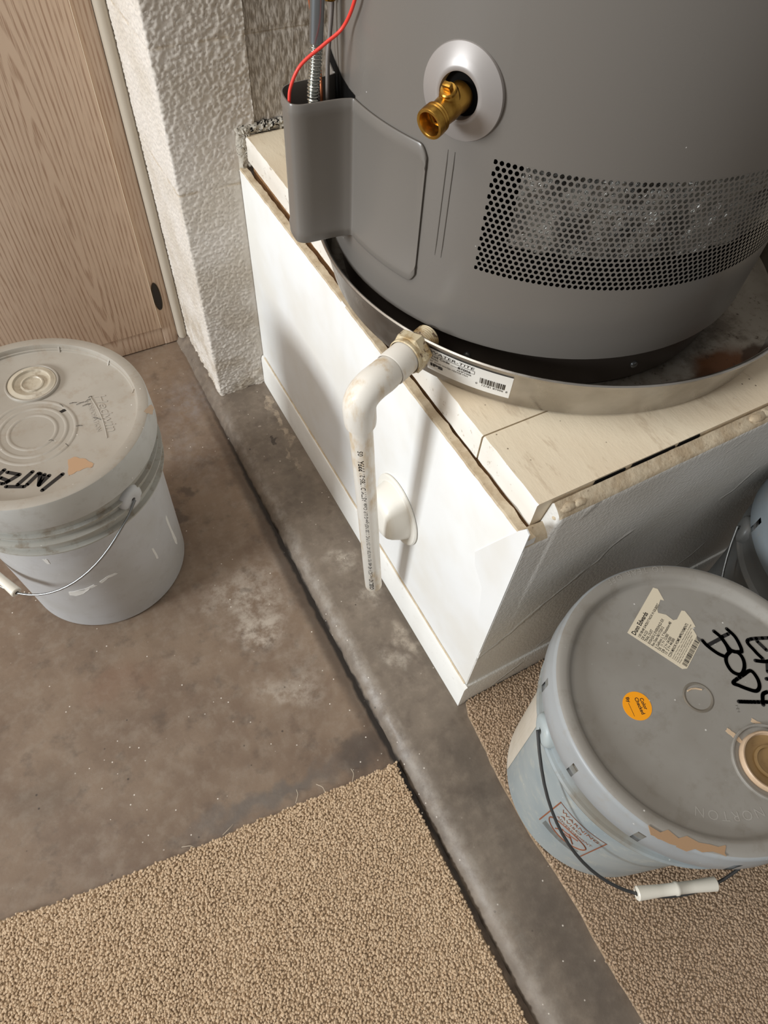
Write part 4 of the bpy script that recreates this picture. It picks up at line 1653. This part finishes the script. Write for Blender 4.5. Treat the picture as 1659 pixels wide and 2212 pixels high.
g = Geo()
for i in range(9):
    wq(U0 + .006, U1 - .008, V0 + .002 + i * .0022, V0 + .0028 + i * .0022)
g.obj('fine_print', INKG, bd2, 0)
g = Geo()
fw2 = cylmap(148, rf2, .0005)
nu = 24
for i in range(nu):
    a, b = -.19 + .19 * i / nu, -.19 + .19 * (i + 1) / nu
    g.add([fw2(a, .012), fw2(b, .012), fw2(b, .262), fw2(a, .262)], [(0, 1, 2, 3)])
g.obj('wrap_panel', WRAPW, bd2)
bail(b2, 158, .292, .157, .212, math.radians(38), STEELD, GRIP, 1, (.42, .62), .0019)

# --- third pail in the shade behind
b3, bd3, ld3 = pail2('paint_bucket', 'charcoal paint bucket against the platform front, partly behind the BODY bucket', (.797, .073, .0128), B3_BODY, bucket_mat('pail_blue_grey_lid', (112, 119, 123), (104, 110, 114), .2), (170, 205, 140, 240), False, bucket_mat('pail_dull_skirt', (116, 123, 127), (106, 112, 116), .2))
mat_ear = B3_BODY
bail(b3, 128, .292, .157, .212, math.radians(38), STEEL, GRIP, 1, (.45, .60), .0019)


# ------------------------------------------------------------------ carpet remnants
def carpet(name, label, outline, z0, mat, holes, spacing, group=None, bounds=None):
    """outline: closed polygon (world xy); pile tufts stand on a backing slab"""
    poly = np.array(outline)
    ctr = poly.mean(0)
    root = thing(name, label, 'carpet', (ctr[0], ctr[1], z0), 0, group)
    n = len(outline)
    g = Geo()
    g.add([(x - ctr[0], y - ctr[1], .0004) for x, y in outline] + [(x - ctr[0], y - ctr[1], .0082) for x, y in outline],
          [tuple(range(n - 1, -1, -1)), tuple(range(n, 2 * n))] + [(i, (i + 1) % n, n + (i + 1) % n, n + i) for i in range(n)])
    g.obj('backing', BACKING, root, 0)
    lo, hi = poly.min(0), poly.max(0)
    if bounds is not None:
        lo, hi = np.maximum(lo, bounds[0]), np.minimum(hi, bounds[1])
    xs = np.arange(lo[0], hi[0], spacing)
    ys = np.arange(lo[1], hi[1], spacing * .92)
    gx, gy = np.meshgrid(xs, ys)
    gx = gx + (np.arange(len(ys)) % 2)[:, None] * spacing / 2
    P = np.c_[gx.ravel(), gy.ravel()] + rng.normal(0, spacing * .22, (gx.size, 2))
    # inside polygon
    ins = np.zeros(len(P), bool)
    j = n - 1
    for i in range(n):
        xi, yi, xj, yj = poly[i, 0], poly[i, 1], poly[j, 0], poly[j, 1]
        if abs(yj - yi) > 1e-12:
            c_ = ((yi > P[:, 1]) != (yj > P[:, 1])) & (P[:, 0] < (xj - xi) * (P[:, 1] - yi) / (yj - yi) + xi)
            ins ^= c_
        j = i
    for (hx, hy, hr) in holes:
        ins &= (np.hypot(P[:, 0] - hx, P[:, 1] - hy) > hr)
    P = P[ins]
    K = len(P)
    S = 5
    ang = rng.uniform(0, 2 * PI, K)
    # gentle lay of the pile, swirled by footprints
    fx = np.sin(P[:, 0] * 23 + np.cos(P[:, 1] * 17) * 2) * .5
    fy = np.cos(P[:, 1] * 19 + np.sin(P[:, 0] * 13) * 2) * .5
    lean = np.c_[fx, fy] * .0014 + rng.normal(0, .0009, (K, 2))
    hgt = .0112 + rng.normal(0, .0006, K) + .0006 * np.sin(P[:, 0] * 40) * np.cos(P[:, 1] * 33)
    rb_ = spacing * rng.uniform(.58, .85, K)
    V = np.zeros((K, 2 * S + 1, 3))
    for k in range(S):
        a = ang + 2 * PI * k / S
        V[:, k, 0] = P[:, 0] - ctr[0] + np.cos(a) * rb_ * .8
        V[:, k, 1] = P[:, 1] - ctr[1] + np.sin(a) * rb_ * .8
        V[:, k, 2] = .006
        a2 = a + .5
        V[:, S + k, 0] = P[:, 0] - ctr[0] + lean[:, 0] + np.cos(a2) * rb_
        V[:, S + k, 1] = P[:, 1] - ctr[1] + lean[:, 1] + np.sin(a2) * rb_
        V[:, S + k, 2] = hgt - .0009 + rng.normal(0, .0003, K)
    V[:, 2 * S, 0] = P[:, 0] - ctr[0] + lean[:, 0] * 1.3
    V[:, 2 * S, 1] = P[:, 1] - ctr[1] + lean[:, 1] * 1.3
    V[:, 2 * S, 2] = hgt
    fq = []
    for k in range(S):
        j = (k + 1) % S
        fq.append((k, j, S + j))
        fq.append((k, S + j, S + k))
        fq.append((S + k, S + j, 2 * S))
    F = (np.array(fq)[None] + (np.arange(K) * (2 * S + 1))[:, None, None]).reshape(-1, 3)
    me = bpy.data.meshes.new('pile')
    me.vertices.add(K * (2 * S + 1))
    me.vertices.foreach_set('co', V.reshape(-1).astype(np.float32))
    me.loops.add(F.size)
    me.loops.foreach_set('vertex_index', F.reshape(-1).astype(np.int32))
    me.polygons.add(len(F))
    me.polygons.foreach_set('loop_start', (np.arange(len(F)) * 3).astype(np.int32))
    me.polygons.foreach_set('loop_total', np.full(len(F), 3, np.int32))
    me.update(calc_edges=True)
    at = me.attributes.new('tone', 'FLOAT', 'POINT')
    tone = np.repeat(np.clip(rng.normal(.5, .24, K), 0, 1), 2 * S + 1)
    at.data.foreach_set('value', tone.astype(np.float32))
    me.polygons.foreach_set('use_smooth', [True] * len(F))
    me.materials.append(mat)
    o = bpy.data.objects.new('pile', me)
    col.objects.link(o)
    o.parent = root
    o['kind'] = 'stuff'
    return root, ctr


def wavy(p, q, n, amp, seed):
    out = []
    for i in range(n):
        t = i / n
        x, y = p[0] + (q[0] - p[0]) * t, p[1] + (q[1] - p[1]) * t
        d = Vector((q[0] - p[0], q[1] - p[1])).normalized()
        w = fbm((t * 6, seed, 0), 1.0, 3) * amp
        out.append((x - d.y * w, y + d.x * w))
    return out


back = [(.1905, .2000), (.150, .2030), (.065, .2105), (-.026, .2220), (-.10, .2270), (-.197, .2390), (-.290, .2480), (-.375, .2655), (-.46, .275), (-.62, .295)]
bk = []
for i in range(len(back) - 1):
    bk += wavy(back[i], back[i + 1], 8, .003, i)
out1 = bk + [(-.62, .295), (-.62, -.5)] + wavy((.182, -.5), (.1865, .2), 60, .0016, 20)
c1, ctr1 = carpet('carpet_remnant', 'tan cut-pile carpet remnant on the lower concrete floor', out1, -.0249, CARP1, [], .0027, 'carpet offcuts', ((-.52, -.33), (1, 1)))
out2 = wavy((.3115, -.6), (.3115, .10), 60, .0035, 31) + wavy((.3115, .10), (.323, .215), 12, .003, 33) + [(.330, .2265), (.345, .227), (1.1, .227), (1.1, -.6)]
c2, ctr2 = carpet('carpet_remnant', 'taupe cut-pile carpet remnant under the buckets on the raised slab', out2, .0002, CARP2, [(.436, .038, .1265), (.797, .073, .1265)], .0027, 'carpet offcuts', ((.2, -.36), (.80, 1)))
g = Geo()
for (x, y, a) in ((.118, .207, 1.2), (.075, .211, 1.9), (.03, .219, 1.1), (-.08, .228, .4), (-.12, .231, 2.6), (-.352, .262, 3.0)):
    d = Vector((math.cos(a), math.sin(a), 0))
    s_ = .02 if a < 2.9 else .05
    g.tube([p - Vector((ctr1[0], ctr1[1], 0)) for p in spline([(x, y, .006), Vector((x, y, .007)) + d * s_ * .5 + Vector((.003, 0, 0)), Vector((x, y, .0012)) + d * s_], 5)], .0004, 5)
g.obj('loose_threads', plain('thread', (206, 192, 170), .8), c1, 60)['kind'] = 'stuff'
for k in ('kindtag',):
    if k in b1:
        del b1[k]
